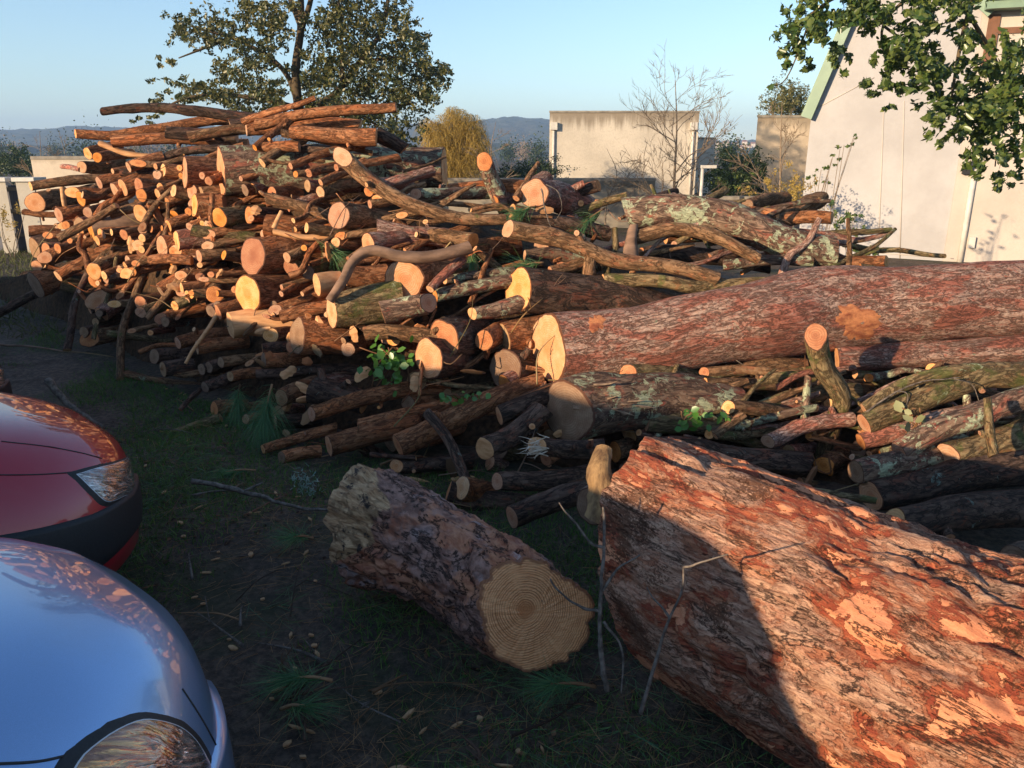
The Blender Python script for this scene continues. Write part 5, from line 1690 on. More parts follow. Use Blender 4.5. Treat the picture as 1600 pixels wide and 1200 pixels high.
HOOD = [(0, .50), (.01, .56), (.04, .62), (.10, .675), (.2, .725), (.35, .775), (.6, .835), (.9, .885), (1.1, .91), (3.6, .95), (3.9, .9), (4.0, .6)]
PI_ = math.pi
def hood_of(dz, k):
    return [(a, b + dz + k * min(a, 1.2)) for a, b in HOOD]


blue = Car((-.965, 1.819), 50.9, hood=hood_of(.047, .05), W=.76)
LAMP_B = blue.param([(98, 1200), (120, 1172), (160, 1143), (205, 1122), (245, 1117), (280, 1128), (305, 1150), (325, 1180), (338, 1215), (330, 1250), (280, 1275), (200, 1275), (130, 1250)])
GAPS_B = [blue.param([(352, 1200), (330, 1150), (300, 1100), (285, 1075)]), blue.param([(-20, 1195), (60, 1190), (100, 1180)])]
build_car(blue, 'silver blue car with amber reflections painted on its headlight, nearest us', 'blue_paint', 'lens_amber_reflection', LAMP_B, 'blue_paint', [(.012, .02), (.7, .02), (.7, .34), (.012, .34)], GAPS_B)
red = Car((-1.804, 3.268), 45, hood=hood_of(-.039, .08), W=.747)
LAMP_R = red.param([(110, 739), (150, 728), (194, 717), (208, 728), (214, 748), (212, 765), (198, 777), (178, 786), (160, 787), (140, 768), (122, 752)])
GAPS_R = [red.param([(0, 690), (60, 696), (120, 706), (160, 716)]), red.param([(0, 742), (60, 742), (105, 738)])]
build_car(red, 'dark red car with clear headlight and black bumper, beyond the silver blue one', 'red_paint', 'lens', LAMP_R, 'trim', [(.012, .02), (.75, .02), (.75, .30), (.012, .30)], GAPS_R)
LAMP_T = LAMP_R
third = Car((-3.22, 4.66), 45, hood=hood_of(-.03, .05), W=.76)
build_car(third, 'dark car whose bumper just shows at the picture edge beyond the red one', 'black_paint', 'lens', LAMP_R, 'trim', [(.012, .02), (.75, .02), (.75, .36), (.012, .36)], GAPS_R)

# unseen cars added beyond the left edge; they and the wall shade the heap's foot
for k, (x_, y_) in enumerate(((-4.75, 5.95), (-6.2, 7.3))):
    c_ = Car((x_, y_), 46, hood=[(a, b - .03) for a, b in HOOD], W=.76)
    build_car(c_, ['unseen car added fourth in the row to shade the heap', 'unseen car added fifth and last in the row to shade the heap'][k], 'blue_paint', 'lens', LAMP_R, 'blue_paint', [(.012, .02), (.75, .02), (.75, .36), (.012, .36)], GAPS_R)
M['shadewall'] = plain('shade_wall_render', (0.45, 0.41, 0.36), (0.34, 0.30, 0.26), 3, .9, .01)
wall_o = empty('wall', blue.w(5.25, 3, 0), 'tall unseen wall added behind the parked cars to cast shade', 'wall')
for y0, y1, h_ in ((1.05, 13, 2.36), (-9, 1.05, 1.72)):  # added wall out of view, heights and ends set for the shade it casts
    mb = MB()
    p_, q_ = blue.w(5.25, y0, 0), blue.w(5.25, y1, 0)
    mb.obox((p_ + q_) / 2 + [0, 0, h_ / 2 - .1], (q_ - p_) / 2, blue.F * .12, [0, 0, h_ / 2 + .1])
    mb.build('shade_wall_section', M['shadewall'], wall_o, smooth=False)
# ------------------------------------------------------------------ buildings and walls
def concrete(name, base, stain, top_z, depth, streak=1.0):
    """rendered concrete with the dark run-off that hangs from its top edge"""
    t = NT(name)
    g = t.n('ShaderNodeNewGeometry')
    sp = t.n('ShaderNodeSeparateXYZ')
    t.l(g.outputs['Position'], sp.inputs[0])
    v = g.outputs['Position']
    n = t.noise(v, .9, 6, .65)
    n2 = t.noise(v, 14, 5, .7)
    st = t.noise(t.mapping(v, (1, 1, .06)), 5.5, 5, .65)
    dz = t.math('SUBTRACT', top_z, sp.outputs[2])
    run = t.step(t.math('SUBTRACT', t.math('ADD', t.math('MULTIPLY', st, 1.7 * depth), -.35 * depth), dz), -.35 * depth, .35 * depth)
    c = t.mix(t.step(n, .3, .75), base, tuple(q * .80 for q in base))
    c = t.mix(t.math('MULTIPLY', t.step(n2, .45, .75), .22), c, stain)
    c = t.mix(t.math('MULTIPLY', run, .75 * streak), c, stain)
    return t.finish(c, .9, t.bump(n2, .01, .6), .15)


M['pipe'] = plain('pale_pipe', (0.62, 0.58, 0.52), (0.5, 0.46, 0.42), 9, .5)


def block(label, px0, px1, pytop, t, depth, mat, name='concrete_building', yaw=0.0, zb=-.3, cat='building', coping=True):
    """a flat roofed concrete box whose front spans px0..px1 at the distance t"""
    a, b = at(px0, pytop, t), at(px1, pytop, t)
    zt = a[2]
    if not yaw:
        yaw = math.atan2((a[0] + b[0]) / 2, (a[1] + b[1]) / 2)
    fwd = np.array([math.sin(yaw), math.cos(yaw), 0]) * depth
    o = empty(name, [a[0], a[1], zb], label, cat)
    mb = MB()
    A, B = np.array([a[0], a[1], 0]), np.array([b[0], b[1], 0])
    mb.obox((A + B + fwd) / 2 + [0, 0, (zt + zb) / 2], (B - A) / 2, fwd / 2, [0, 0, (zt - zb) / 2])
    mb.build('wall', mat, o, smooth=False)
    if coping:
        mb = MB()
        mb.obox((A + B + fwd) / 2 + [0, 0, zt + .035], (B - A) / 2 * 1.006, fwd / 2 * 1.01, [0, 0, .035])
        mb.build('coping', M['coping'], o, smooth=False)
    return o, A, B, zt


M['coping'] = plain('coping_stone', (0.20, 0.17, 0.14), (0.32, 0.28, 0.23), 5, .9, .01)
z_ = at(975, 175, 30)[2]
o, A, B, zt = block('flat concrete block with rain streaks and two downpipes, in the middle distance', 859, 1093, 176, 30, 8, concrete('streaked_concrete', (0.60, 0.53, 0.44), (0.17, 0.13, 0.09), z_, .85))
for f_ in (.028, .965):
    p = A + (B - A) * f_ + np.array([0, -.05, 0])
    mb = MB()
    mb.tube([p + [0, 0, zt - .62], p + [0, 0, .1]], .045, 8)
    pp = mb.build('downpipe', M['pipe'], o)
    mb = MB()
    mb.obox(p + [0, -.02, zt - .5], [.13, 0, 0], [0, .1, 0], [0, 0, .14])
    hb = mb.build('hopper_box', M['pipe'], o, smooth=False)
    mw = hb.matrix_basis.copy(); hb.parent = pp; hb.matrix_basis = mw
block('low cream building end standing behind the concrete block', 1090, 1118, 217, 36, 6, concrete('cream_render', (0.68, 0.57, 0.46), (0.4, 0.33, 0.25), at(1100, 217, 36)[2], .2, .5))
block('narrow concrete building with a stained top beside the white gable', 1184, 1275, 184, 22, 6, concrete('stained_concrete', (0.60, 0.48, 0.36), (0.24, 0.19, 0.14), at(1200, 184, 22)[2], .45))
block('low garden wall of grey concrete under the streaked block', 700, 1024, 283, 19, .25, concrete('grey_wall', (0.33, 0.28, 0.22), (0.15, 0.13, 0.10), at(900, 283, 19)[2], .3), 'concrete_wall', cat='wall')
block('brown concrete wall half hidden by shrubs near the lamp post', 1024, 1190, 312, 17, .25, concrete('brown_wall', (0.26, 0.20, 0.15), (0.13, 0.10, 0.08), at(1100, 312, 17)[2], .3), 'concrete_wall', cat='wall')
block('low pale concrete building in front of the blue hills', 48, 190, 249, 18, 4, concrete('pale_concrete', (0.62, 0.52, 0.41), (0.35, 0.28, 0.21), at(90, 249, 18)[2], .14, .6))
for k, (x0, x1, lab) in enumerate(((24, 52, 'concrete fence pillar with a white cap at the end of the grey fence'), (-14, 8, 'concrete fence pillar with a white cap cut by the picture edge'))):
    o, A, B, zt = block(lab, x0, x1, 284, 14, .3, concrete('pillar_concrete', (0.50, 0.45, 0.38), (0.28, 0.24, 0.2), 9, .1, .3), 'fence_pillar', cat='pillar', coping=False)
    mb = MB()
    mb.obox((A + B) / 2 + [0, .15, zt + .04], (B - A) / 2 * 1.25, [0, .2, 0], [0, 0, .035])
    mb.build('cap', M['white'] if 'white' in M else M['pipe'], o, smooth=False)
a, b = at(-60, 287, 14.4), at(30, 287, 14.4)
mb = MB()
mb.box([a[0], a[1], -.2], [b[0], a[1] + .05, a[2] - .03])
M['fence'] = plain('grey_panel', (0.10, 0.105, 0.13), (0.16, 0.16, 0.19), 6, .8, .004, stretch=(12, 1, .4))
o = empty('fence', [a[0], a[1], 0], 'dark grey fence panel between two pillars', 'fence')
mb.build('panel', M['fence'], o, smooth=False)
mb = MB()
for z in (.25, .7, 1.1):
    mb.box([a[0], a[1] - .05, z], [b[0], a[1] - .004, z + .06])
mb.build('rail', M['coping'], o, smooth=False)

# the white gable building
M['white'] = concrete('white_render', (0.44, 0.42, 0.42), (0.35, 0.33, 0.325), 4.2, 3.5, .35)
M['cream'] = concrete('cream_wall', (0.54, 0.47, 0.41), (0.44, 0.38, 0.33), 4.2, 2.5, .3)
M['green'] = plain('pale_green_metal', (0.22, 0.31, 0.22), (0.18, 0.26, 0.19), 4, .5, 0, .4)
M['brownframe'] = plain('brown_frame', (0.20, 0.09, 0.05), (0.15, 0.07, 0.04), 9, .6)
tl, tr = 14.2, 13.0
house = empty('building', at(1490, 415, tr) * [1, 1, 0], 'white gabled building with pale green roof edges behind the pile', 'building')


def wallp(px, py):
    """a point on the gable wall, which recedes a little to the left"""
    f = (px - 1255) / (1490 - 1255)
    a_, b_ = at(1255, 300, tl), at(1490, 300, tr)
    nrm = np.cross([b_[0] - a_[0], b_[1] - a_[1], 0], [0, 0, 1.0])
    d_ = ray(px, py)
    t_ = ((a_ - CAM) @ nrm) / (d_ @ nrm)
    return CAM + d_ * t_


out = np.cross(wallp(1490, 300) - wallp(1255, 300), [0, 0, 1.0])
out[2] = 0
out /= np.linalg.norm(out)
if out @ (CAM - wallp(1300, 300)) < 0:
    out = -out
outline = [wallp(1255, 165), wallp(1332, 0), wallp(1395, -130), wallp(1490, 8)]
b0, b1 = wallp(1255, 300).copy(), wallp(1490, 300).copy()
b0[2] = b1[2] = -.4
outline[0][:2] = b0[:2]
outline[3][:2] = b1[:2]
poly = [b0] + outline + [b1]
back = -out * 9
v = poly + [p + back for p in poly]
m_ = len(poly)
f = [tuple(range(m_)), tuple(range(2 * m_ - 1, m_ - 1, -1))] + [(i, (i + 1) % m_, (i + 1) % m_ + m_, i + m_) for i in range(m_)]
child_of(house, 'wall', v, f, M['white'], smooth=False)
# roof slabs with their green verge boards
for nm, (p, q_) in (('roof', (outline[0], outline[2])), ('roof', (outline[3], outline[2]))):
    dr = (p - q_) / np.linalg.norm(p - q_)
    up = np.cross(dr, out)
    up = up if up[2] > 0 else -up
    mb = MB()
    e = p + dr * .22
    mb.obox((e + q_) / 2 + up * .05 + back / 2 + out * .03, (e - q_) / 2, up * .05, -back / 2 + out * .05)
    rf = mb.build(nm, M['green'], house, smooth=False)
    mb = MB()
    mb.obox((e + q_) / 2 - up * .02 + out * .11, (e - q_) / 2, up * .085, out * .03)
    vg = mb.build('verge_board', M['green'], house, smooth=False)
    mw = vg.matrix_basis.copy(); vg.parent = rf; vg.matrix_basis = mw
for (p, q_) in (((1255, 180), (1366, 121)), ((1381, 170), (1372, 402)), ((1413, 158), (1406, 404)), ((1340, 392), (1490, 404))):
    mb = MB()
    mb.tube([wallp(*p) + out * .002, wallp(*q_) + out * .002], .010, 6)
    mb.build('wall_seam', M['cream'], house)
# the side wing
c0, c1 = wallp(1490, 300).copy(), at(1760, 300, 12.2)
zt = at(1560, 20, 12.7)[2]
d_ = np.array([c1[0] - c0[0], c1[1] - c0[1], 0])
nn = np.cross(d_ / np.linalg.norm(d_), [0, 0, 1.0])
nn = nn if nn @ (CAM - c0) > 0 else -nn
A = np.array([c0[0], c0[1], 0])
mb = MB()
mb.obox(A + d_ / 2 - nn * 1.97 + [0, 0, (zt - .4) / 2], d_ / 2, nn * 2, [0, 0, (zt + .4) / 2])
mb.build('wing_wall', M['cream'], house, smooth=False)
mb = MB()
mb.obox(A + d_ / 2 + nn * .12 + [0, 0, zt + .02], d_ / 2, nn * .22, [0, 0, .1])
mb.obox(A + d_ / 2 + nn * .36 + [0, 0, zt + .09], d_ / 2, nn * .03, [0, 0, .05])
mb.build('gutter', M['green'], house, smooth=False)


def wingp(px, py, o_=0.0):
    dd_ = ray(px, py)
    return CAM + dd_ * (((A - CAM) @ nn) / (dd_ @ nn)) + nn * o_


mb = MB()
for (x0, y0, x1, y1) in ((1545, 24, 1549, 110), (1560, 44, 1640, 50)):
    p, q_ = wingp(x0, y0), wingp(x1, y1)
    lo = (p + q_) / 2
    ex = d_ / np.linalg.norm(d_)
    mb.obox(lo + nn * .03, ex * abs((q_ - p) @ ex) / 2, nn * .03, [0, 0, abs(q_[2] - p[2]) / 2])
win = mb.build('window_frame', M['brownframe'], house, smooth=False)
mb = MB()
p0 = wingp(1523, 262, .05)
mb.tube([p0, [p0[0], p0[1], -.1]], .045, 10)
dp = mb.build('downpipe', M['pipe'], house)
mb = MB()
mb.obox(wingp(1511, 262, .07), d_ / np.linalg.norm(d_) * .075, nn * .06, [0, 0, .10])
mb.build('wall_lamp', M['trim'], house, smooth=False)
mb = MB()
mb.obox(wingp(1517, 378, .05), d_ / np.linalg.norm(d_) * .05, nn * .04, [0, 0, .09])
mb.build('junction_box', M['pipe'], house, smooth=False)
# white lamp post
p = at(1095, 310, 16)
o = empty('lamp_post', [p[0], p[1], 0], 'thin white lamp post by the shrubs', 'lamp post')
top = at(1098, 262, 16)
mb = MB(); mb.tube([[p[0], p[1], -.1], [top[0], top[1], top[2]]], .035, 8); mb.build('post', M['pipe'], o)
mb = MB(); mb.obox(top + [.12, 0, .02], [.15, 0, 0], [0, .07, 0], [0, 0, .03]); mb.build('lamp_head', M['pipe'], o, smooth=False)

# ------------------------------------------------------------------ trees and shrubs
M['oak'] = leafy('evergreen_oak_leaves', (0.03, 0.048, 0.012), (0.20, 0.165, 0.05), 0.2, .4, .45)
M['glossy'] = leafy('glossy_green_leaves', (0.04, 0.085, 0.018), (0.20, 0.23, 0.06), 0.3, .32, .5)
M['willow'] = leafy('yellow_willow_shoots', (0.30, 0.20, 0.045), (0.46, 0.32, 0.09), 0.3, .6, .2)
M['hedge'] = leafy('dark_hedge_leaves', (0.012, 0.03, 0.010), (0.05, 0.075, 0.022), 0.15, .5, .3)
M['trunkbark'] = bark('tree_bark', (0.12, 0.085, 0.05), (0.24, 0.17, 0.10), (0.34, 0.25, 0.15), scale=.8)
M['bare'] = plain('bare_branch', (0.17, 0.12, 0.08), (0.27, 0.20, 0.14), 20, .9)


def limb_mesh(runs, rads):
    mb = MB()
    for P, (r0, r1) in zip(runs, rads):
        q_ = spline(P, max(10, 6 * len(P)))
        q_ = q_ + (fbm(q_ * 1.3, 2)[:, None] - .5) * .12 * min(1, r0 * 12)
        mb.tube(q_, np.linspace(r0, r1, len(q_)), 9)
    return mb


def crown(clumps, t, tdepth, density, rng, spread=1.25):
    pos = []
    for cx, cy, rx, ry in clumps:
        n_ = int(density * rx * ry)
        # sub-clumps: sprays round small shoots
        k_ = max(3, n_ // 26)
        cen = rng.normal(size=(k_, 3)) * [.46, .46, .42]
        idx = rng.integers(0, k_, n_)
        loc = cen[idx] + rng.normal(size=(n_, 3)) * [.10, .11, .10]
        px = cx + loc[:, 0] * rx * spread
        py = cy + loc[:, 1] * ry * spread
        tt = t + loc[:, 2] * tdepth
        xc, yc = (px - 800) / FPX, (600 - py) / FPX
        pos.append(CAM + np.stack([xc, CP + yc * SP, -SP + yc * CP], -1) * tt[:, None])
    return np.concatenate(pos)


rt = np.random.default_rng(21)
OT = 14.5
base = at(466, 240, OT); base[2] = 0
oak = empty('oak_tree', base, 'large dark evergreen tree rising behind the left of the pile', 'tree')
pt = lambda x, y, d=0: at(x, y, OT + d)
runs = [[base, pt(467, 150), pt(466, 90), pt(470, 40), pt(468, -60)], [pt(470, 40), pt(455, 0), pt(440, -60)], [pt(472, 42), pt(486, 0), pt(500, -60)],
        [pt(466, 155), pt(447, 115, .3), pt(415, 85, .4), pt(360, 60, .5), pt(300, 40, .4)], [pt(360, 60, .5), pt(320, 75, .3), pt(280, 90, .2)],
        [pt(467, 170), pt(430, 160, -.3), pt(370, 150, -.4), pt(300, 150, -.4), pt(245, 175, -.4)],
        [pt(467, 180), pt(520, 150, .2), pt(560, 100, .3), pt(600, 40, .4), pt(615, -40, .4)], [pt(560, 100, .3), pt(620, 90, -.2), pt(670, 110, -.3)],
        [pt(535, 140), pt(533, 60, -.2), pt(530, -30, -.2)], [pt(520, 160), pt(580, 170, -.3), pt(650, 160, -.5)], [pt(560, 175, -.2), pt(600, 205, -.3), pt(625, 230, -.3)]]
limb_mesh(runs, [(.13, .05), (.06, .03), (.06, .03), (.06, .02), (.035, .012), (.055, .015), (.08, .03), (.04, .015), (.045, .02), (.045, .015), (.03, .012)]).build('trunk', M['trunkbark'], oak)
cl = [(285, 42, 34, 26), (310, 62, 38, 22), (268, 95, 20, 14), (345, 40, 34, 24), (360, 65, 40, 22), (395, 25, 42, 30), (365, 108, 42, 26), (300, 138, 42, 18), (330, 150, 58, 22), (262, 168, 30, 14), (235, 186, 24, 9),
      (400, 90, 34, 34), (410, 140, 50, 30), (435, 50, 32, 44), (390, 165, 60, 26), (440, 10, 34, 26), (560, 30, 54, 40), (620, 18, 28, 26), (565, 85, 66, 44), (630, 95, 54, 42), (672, 122, 36, 30), (600, 145, 66, 38), (520, 128, 46, 46),
      (510, 62, 36, 46), (640, 60, 34, 34), (610, 198, 48, 34), (655, 150, 40, 26), (560, 185, 50, 34), (510, 180, 44, 30), (625, 225, 36, 22), (400, -50, 110, 44), (570, -50, 100, 50), (690, 120, 18, 18), (525, 15, 34, 30), (480, 120, 26, 40)]
pos = crown(cl, OT, 2.6, .8, rt, 1.02)
v, f, per = leaf_cloud(pos, .040, (-.2, -.3, .5), aspect=.5, rng=rt)
child_of(oak, 'crown', v, f, M['oak'], attrs={'tone': np.clip(rt.beta(1.2, 2.2, len(pos)), 0, 1).repeat(per)})

# the branches that hang into the picture at its upper right
HT = 6.3
hb = at(1960, 300, HT + .8); hb[2] = 0
lt = empty('leafy_tree', hb, 'glossy leaved tree hanging its branches down in front of the white gable', 'tree')
ph_ = lambda x, y, d=0: at(x, y, HT + d)
runs = [[hb, at(1900, 100, HT + .7), at(1800, -150, HT + .5), at(1740, -400, HT + .5)], [at(1800, -150, HT + .5), ph_(1640, -120), ph_(1540, -30), ph_(1515, 20), ph_(1490, 120), ph_(1480, 190)],
        [ph_(1540, -30), ph_(1450, -20, .2), ph_(1380, 40, .2), ph_(1390, 130, .2)], [ph_(1450, -20, .2), ph_(1350, -20, .1), ph_(1270, 20, .1), ph_(1230, 90)], [ph_(1515, 20), ph_(1560, 110, .1), ph_(1560, 200), ph_(1555, 260)],
        [ph_(1640, -120), ph_(1660, 50, -.2), ph_(1640, 150, -.2), ph_(1600, 240, -.1)], [ph_(1380, 40, .2), ph_(1440, 90, .2), ph_(1470, 150, .1)], [ph_(1270, 20, .1), ph_(1230, 120, .1), ph_(1200, 136)]]
limb_mesh(runs, [(.16, .1), (.05, .008), (.022, .006), (.022, .005), (.018, .005), (.025, .006), (.012, .004), (.009, .003)]).build('trunk', M['trunkbark'], lt)
cl = [(1238, 55, 30, 38), (1225, 85, 16, 24), (1275, 30, 44, 34), (1300, 85, 24, 22), (1262, 105, 18, 12), (1330, 25, 44, 30), (1375, 20, 44, 30), (1390, 100, 32, 36), (1375, 130, 24, 18), (1430, 70, 42, 40), (1400, 145, 34, 14), (1385, 168, 14, 6), (1455, 120, 36, 36),
      (1480, 180, 38, 30), (1470, 215, 18, 16), (1490, 20, 30, 24), (1530, 120, 44, 46), (1515, 180, 40, 36), (1560, 180, 44, 50), (1530, 240, 34, 30), (1560, 275, 26, 16), (1590, 100, 24, 60), (1598, 220, 20, 50), (1580, 150, 30, 40), (1640, 100, 40, 90), (1500, -40, 130, 40), (1330, -40, 100, 30), (1450, 30, 40, 30), (1205, 135, 10, 4), (1525, 60, 30, 26)]
pos = crown(cl, HT, .9, .40, rt, 1.15)
v, f, per = leaf_cloud(pos, .031, (-.2, -.3, .4), aspect=.52, rng=rt, fold=.3)
child_of(lt, 'crown', v, f, M['glossy'], attrs={'tone': np.clip(rt.beta(1.3, 2.0, len(pos)), 0, 1).repeat(per)})

# weeping willow
WT = 25
wb = at(715, 290, WT); wb[2] = 0
wt = empty('willow_tree', wb, 'yellow weeping willow between the evergreen tree and the hills', 'tree')
limb_mesh([[wb, at(715, 240, WT), at(712, 200, WT), at(705, 175, WT)], [at(713, 215, WT), at(735, 195, WT + .3), at(745, 190, WT)], [at(714, 225, WT), at(690, 200, WT), at(672, 190, WT)]], [(.2, .06), (.08, .03), (.08, .03)]).build('trunk', M['bare'], wt)
n_ = 15000
lobes_ = [(700, 205, 34, 30), (735, 200, 26, 24), (715, 185, 26, 16), (680, 215, 24, 26), (745, 225, 22, 28), (705, 240, 48, 30), (690, 262, 40, 26), (730, 262, 34, 26), (708, 172, 14, 8), (665, 195, 12, 14)]
lw = np.array([l_[2] * l_[3] for l_ in lobes_], float)
li = rt.choice(len(lobes_), n_, p=lw / lw.sum())
lo_ = np.array(lobes_, float)[li]
dv_ = rt.normal(size=(n_, 3))
dv_ /= np.linalg.norm(dv_, axis=1)[:, None]
dv_ *= (rt.random(n_) ** .4)[:, None]
tt = WT + dv_[:, 2] * .9
px, py = lo_[:, 0] + dv_[:, 0] * lo_[:, 2], lo_[:, 1] + dv_[:, 1] * lo_[:, 3]
xc, yc = (px - 800) / FPX, (600 - py) / FPX
pos = CAM + np.stack([xc, CP + yc * SP, -SP + yc * CP], -1) * tt[:, None]
d = rt.normal(size=(n_, 3)) * [.6, .6, .3] + [0, 0, .2]
ln = rt.gamma(2.0, .16, n_)
v, f, per = blades(pos, d / np.linalg.norm(d, axis=1)[:, None], ln * .6, np.full(n_, .008), np.stack([rt.normal(0, .05, n_), rt.normal(0, .05, n_), -ln], -1), 3)
child_of(wt, 'crown', v, f, M['willow'], attrs={'tone': rt.random(n_).repeat(per)})


def bare_tree(label, x, ytop, ybot, t, spread, seed, n_main=7, r=.05, lean=0, cat='tree', name='bare_tree', depth=4, thick=1.15):
    r *= thick
    rg_ = random.Random(seed)
    b = at(x, ybot, t); b[2] = -.1
    top = at(x + lean, ytop, t)
    Ht = top[2] - b[2]
    o = empty(name, b, label, cat)
    mb = MB()
    main = spline([b, b + (top - b) * .35 + [rg_.gauss(0, .05), 0, 0], b + (top - b) * .7 + [rg_.gauss(0, .1), 0, 0], top], 16)
    mb.tube(main, np.linspace(r, r * .15, 16), 6)
    mb.build('trunk', M['bare'], o)
    mb = MB()

    def grow(p, d_, ln_, r_, k):
        e = p + d_ * ln_
        mid = (p + e) / 2 + np.array([rg_.gauss(0, .06), rg_.gauss(0, .06), rg_.gauss(0, .04)]) * ln_
        mb.tube(spline([p, mid, e], 5), np.linspace(r_, r_ * .5, 5), 4, cap=False)
        if k == 0:
            return
        for _ in range(rg_.choice([2, 3])):
            nd = d_ + np.array([rg_.gauss(0, .5), rg_.gauss(0, .5), rg_.gauss(.12, .3)])
            nd /= np.linalg.norm(nd)
            f_ = rg_.uniform(.35, 1)
            grow(p + d_ * ln_ * f_, nd, ln_ * rg_.uniform(.55, .8), max(r_ * .6, .004), k - 1)
    for i in range(n_main):
        f_ = .25 + .7 * i / n_main
        an = rg_.uniform(0, 6.28)
        d_ = np.array([math.cos(an), math.sin(an) * .6, rg_.uniform(.3, .9)])
        d_ /= np.linalg.norm(d_)
        grow(main[int(f_ * 15)], d_, spread * 1.08 * (1.15 - f_ * .6) * rg_.uniform(.8, 1.2), r * .5 * (1.2 - f_), depth)
    mb.build('crown', M['bare'], o)
    return o


bare_tree('leafless tree standing before the streaked concrete block', 1055, 125, 330, 18, 1.0, 4, 11, .04)
bare_tree('leafless sapling left of the taller leafless tree', 948, 232, 300, 18.5, .5, 8, 6, .02, depth=3)
bare_tree('tangle of leafless stems right of the taller leafless tree', 1085, 190, 330, 17.5, .6, 9, 7, .028, depth=3)
bare_tree('leafless shrub at the foot of the taller leafless tree', 1035, 250, 330, 17, .8, 12, 9, .02, depth=3, name='shrub', cat='shrub')
bare_tree('leafless tree in front of the narrow stained building', 1222, 160, 320, 16, .6, 15, 8, .03)
bare_tree('small leafless tree near the low pale building', 62, 205, 290, 19, .5, 17, 6, .025, depth=3)
bare_tree('leafless tree over the low pale building', 92, 205, 290, 20, .5, 18, 6, .025, depth=3)
bare_tree('thin leafless tree right of the willow', 775, 190, 300, 24, .6, 19, 6, .03, depth=3)


def bush(label, clumps, t, td, dens, size, mat, stems=True, name='shrub', cat='shrub', bias=(-.2, -.3, .5)):
    pos = crown(clumps, t, td, dens, rt)
    cx, cy = clumps[0][0], clumps[0][1]
    b = at(cx, cy, t); b[2] = -.05
    o = empty(name, b, label, cat)
    if stems:
        mb = MB()
        for c_ in clumps:
            for _ in range(2):
                e = at(c_[0] + rt.normal() * c_[2] * .4, c_[1] + rt.normal() * c_[3] * .4, t + rt.normal() * td * .2)
                mb.tube(spline([b, (b + e) / 2 + rt.normal(0, .06, 3), e], 8), np.linspace(.006, .003, 8) * max(1, t / 10), 5)
        mb.build('stem', M['bare'], o)
    v, f, per = leaf_cloud(pos, size, bias, aspect=.5, rng=rt)
    child_of(o, 'foliage', v, f, M[mat], attrs={'tone': np.clip(rt.beta(1.5, 2, len(pos)), 0, 1).repeat(per)})
    return o


bush('dark clipped hedge left of the streaked concrete block', [(828, 272, 40, 18), (800, 276, 30, 14), (850, 268, 20, 16), (770, 284, 30, 10)], 27, 2, 5.0, .035, 'hedge', name='hedge', cat='hedge')
bush('dark overgrown hedge between the concrete block and the narrow building', [(1150, 275, 36, 26), (1130, 290, 30, 20), (1175, 265, 20, 26), (1150, 300, 40, 16), (1140, 250, 14, 12)], 20, 2, 4.5, .032, 'hedge', name='hedge', cat='hedge')
bush('bush with lighter leaves in front of the dark overgrown hedge', [(1145, 280, 30, 10), (1160, 285, 14, 10), (1125, 272, 14, 8)], 18.5, .8, 1.6, .035, 'glossy')
bush('evergreen tree top showing over the narrow stained building', [(1232, 155, 26, 24), (1215, 168, 20, 18), (1245, 170, 16, 16), (1228, 138, 12, 8)], 27, 2, 5, .04, 'oak', name='evergreen_tree', cat='tree')
bush('weedy shrub growing at the corner of the white building', [(1215, 310, 40, 18), (1240, 290, 20, 26), (1200, 290, 14, 14), (1250, 320, 20, 12)], 12.5, 1, 1.1, .02, 'willow')
bush('leafy shrub behind the short red log', [(1320, 360, 20, 26), (1300, 335, 12, 20), (1345, 385, 30, 10), (1380, 392, 30, 5), (1335, 340, 16, 8), (1295, 375, 20, 14)], 8.8, .8, .42, .024, 'glossy')
bush('slanting leafy shoot in front of the white gable', [(1285, 262, 12, 10), (1300, 245, 12, 8), (1318, 228, 12, 8), (1335, 215, 10, 5), (1268, 280, 10, 8), (1290, 280, 12, 6)], 9.5, .4, .42, .022, 'glossy')
bush('rounded dark tree beyond the low pale building', [(25, 250, 24, 18), (40, 262, 22, 16), (5, 258, 20, 16)], 40, 3, 5, .06, 'hedge', name='round_tree', cat='tree')
bush('dry weeds at the foot of the grey fence', [(10, 350, 30, 30), (20, 330, 20, 30)], 13.4, .5, .25, .02, 'willow', stems=True, name='weeds', cat='weeds')

# ------------------------------------------------------------------ far hills and the town
def hill(name, prof, t, mat, depth=500):
    """wooded ridge: prof = skyline points (px, py) at the distance t"""
    px = np.linspace(prof[0][0], prof[-1][0], 420)
    py = np.interp(px, [p[0] for p in prof], [p[1] for p in prof])
    top = np.array([at(a_, b_, t) for a_, b_ in zip(px, py)])
    rows = np.linspace(0, 1, 46)
    v = []
    for k in rows:
        q_ = top.copy()
        q_[:, 1] += (k - 1) * depth
        q_[:, 0] *= q_[:, 1] / top[:, 1]
        zz = -2 + (top[:, 2] + 2) * (np.sin(k * np.pi / 2) ** .8)
        q_[:, 2] = zz
        nn_ = fbm(np.stack([q_[:, 0] / 16, q_[:, 1] / 22, q_[:, 1] * 0], -1), 4)
        q_[:, 2] += (nn_ - .45) * 11 * min(1, k * 3)
        v.append(q_)
    bk_ = top.copy(); bk_[:, 1] += 200; bk_[:, 2] = -5
    v.append(bk_)
    m_, n_ = len(v), len(px)
    f = [(j * n_ + i, j * n_ + i + 1, (j + 1) * n_ + i + 1, (j + 1) * n_ + i) for j in range(m_ - 1) for i in range(n_ - 1)]
    o = mesh_object(name, np.concatenate(v), f, mat)
    tag(o, kind='structure')


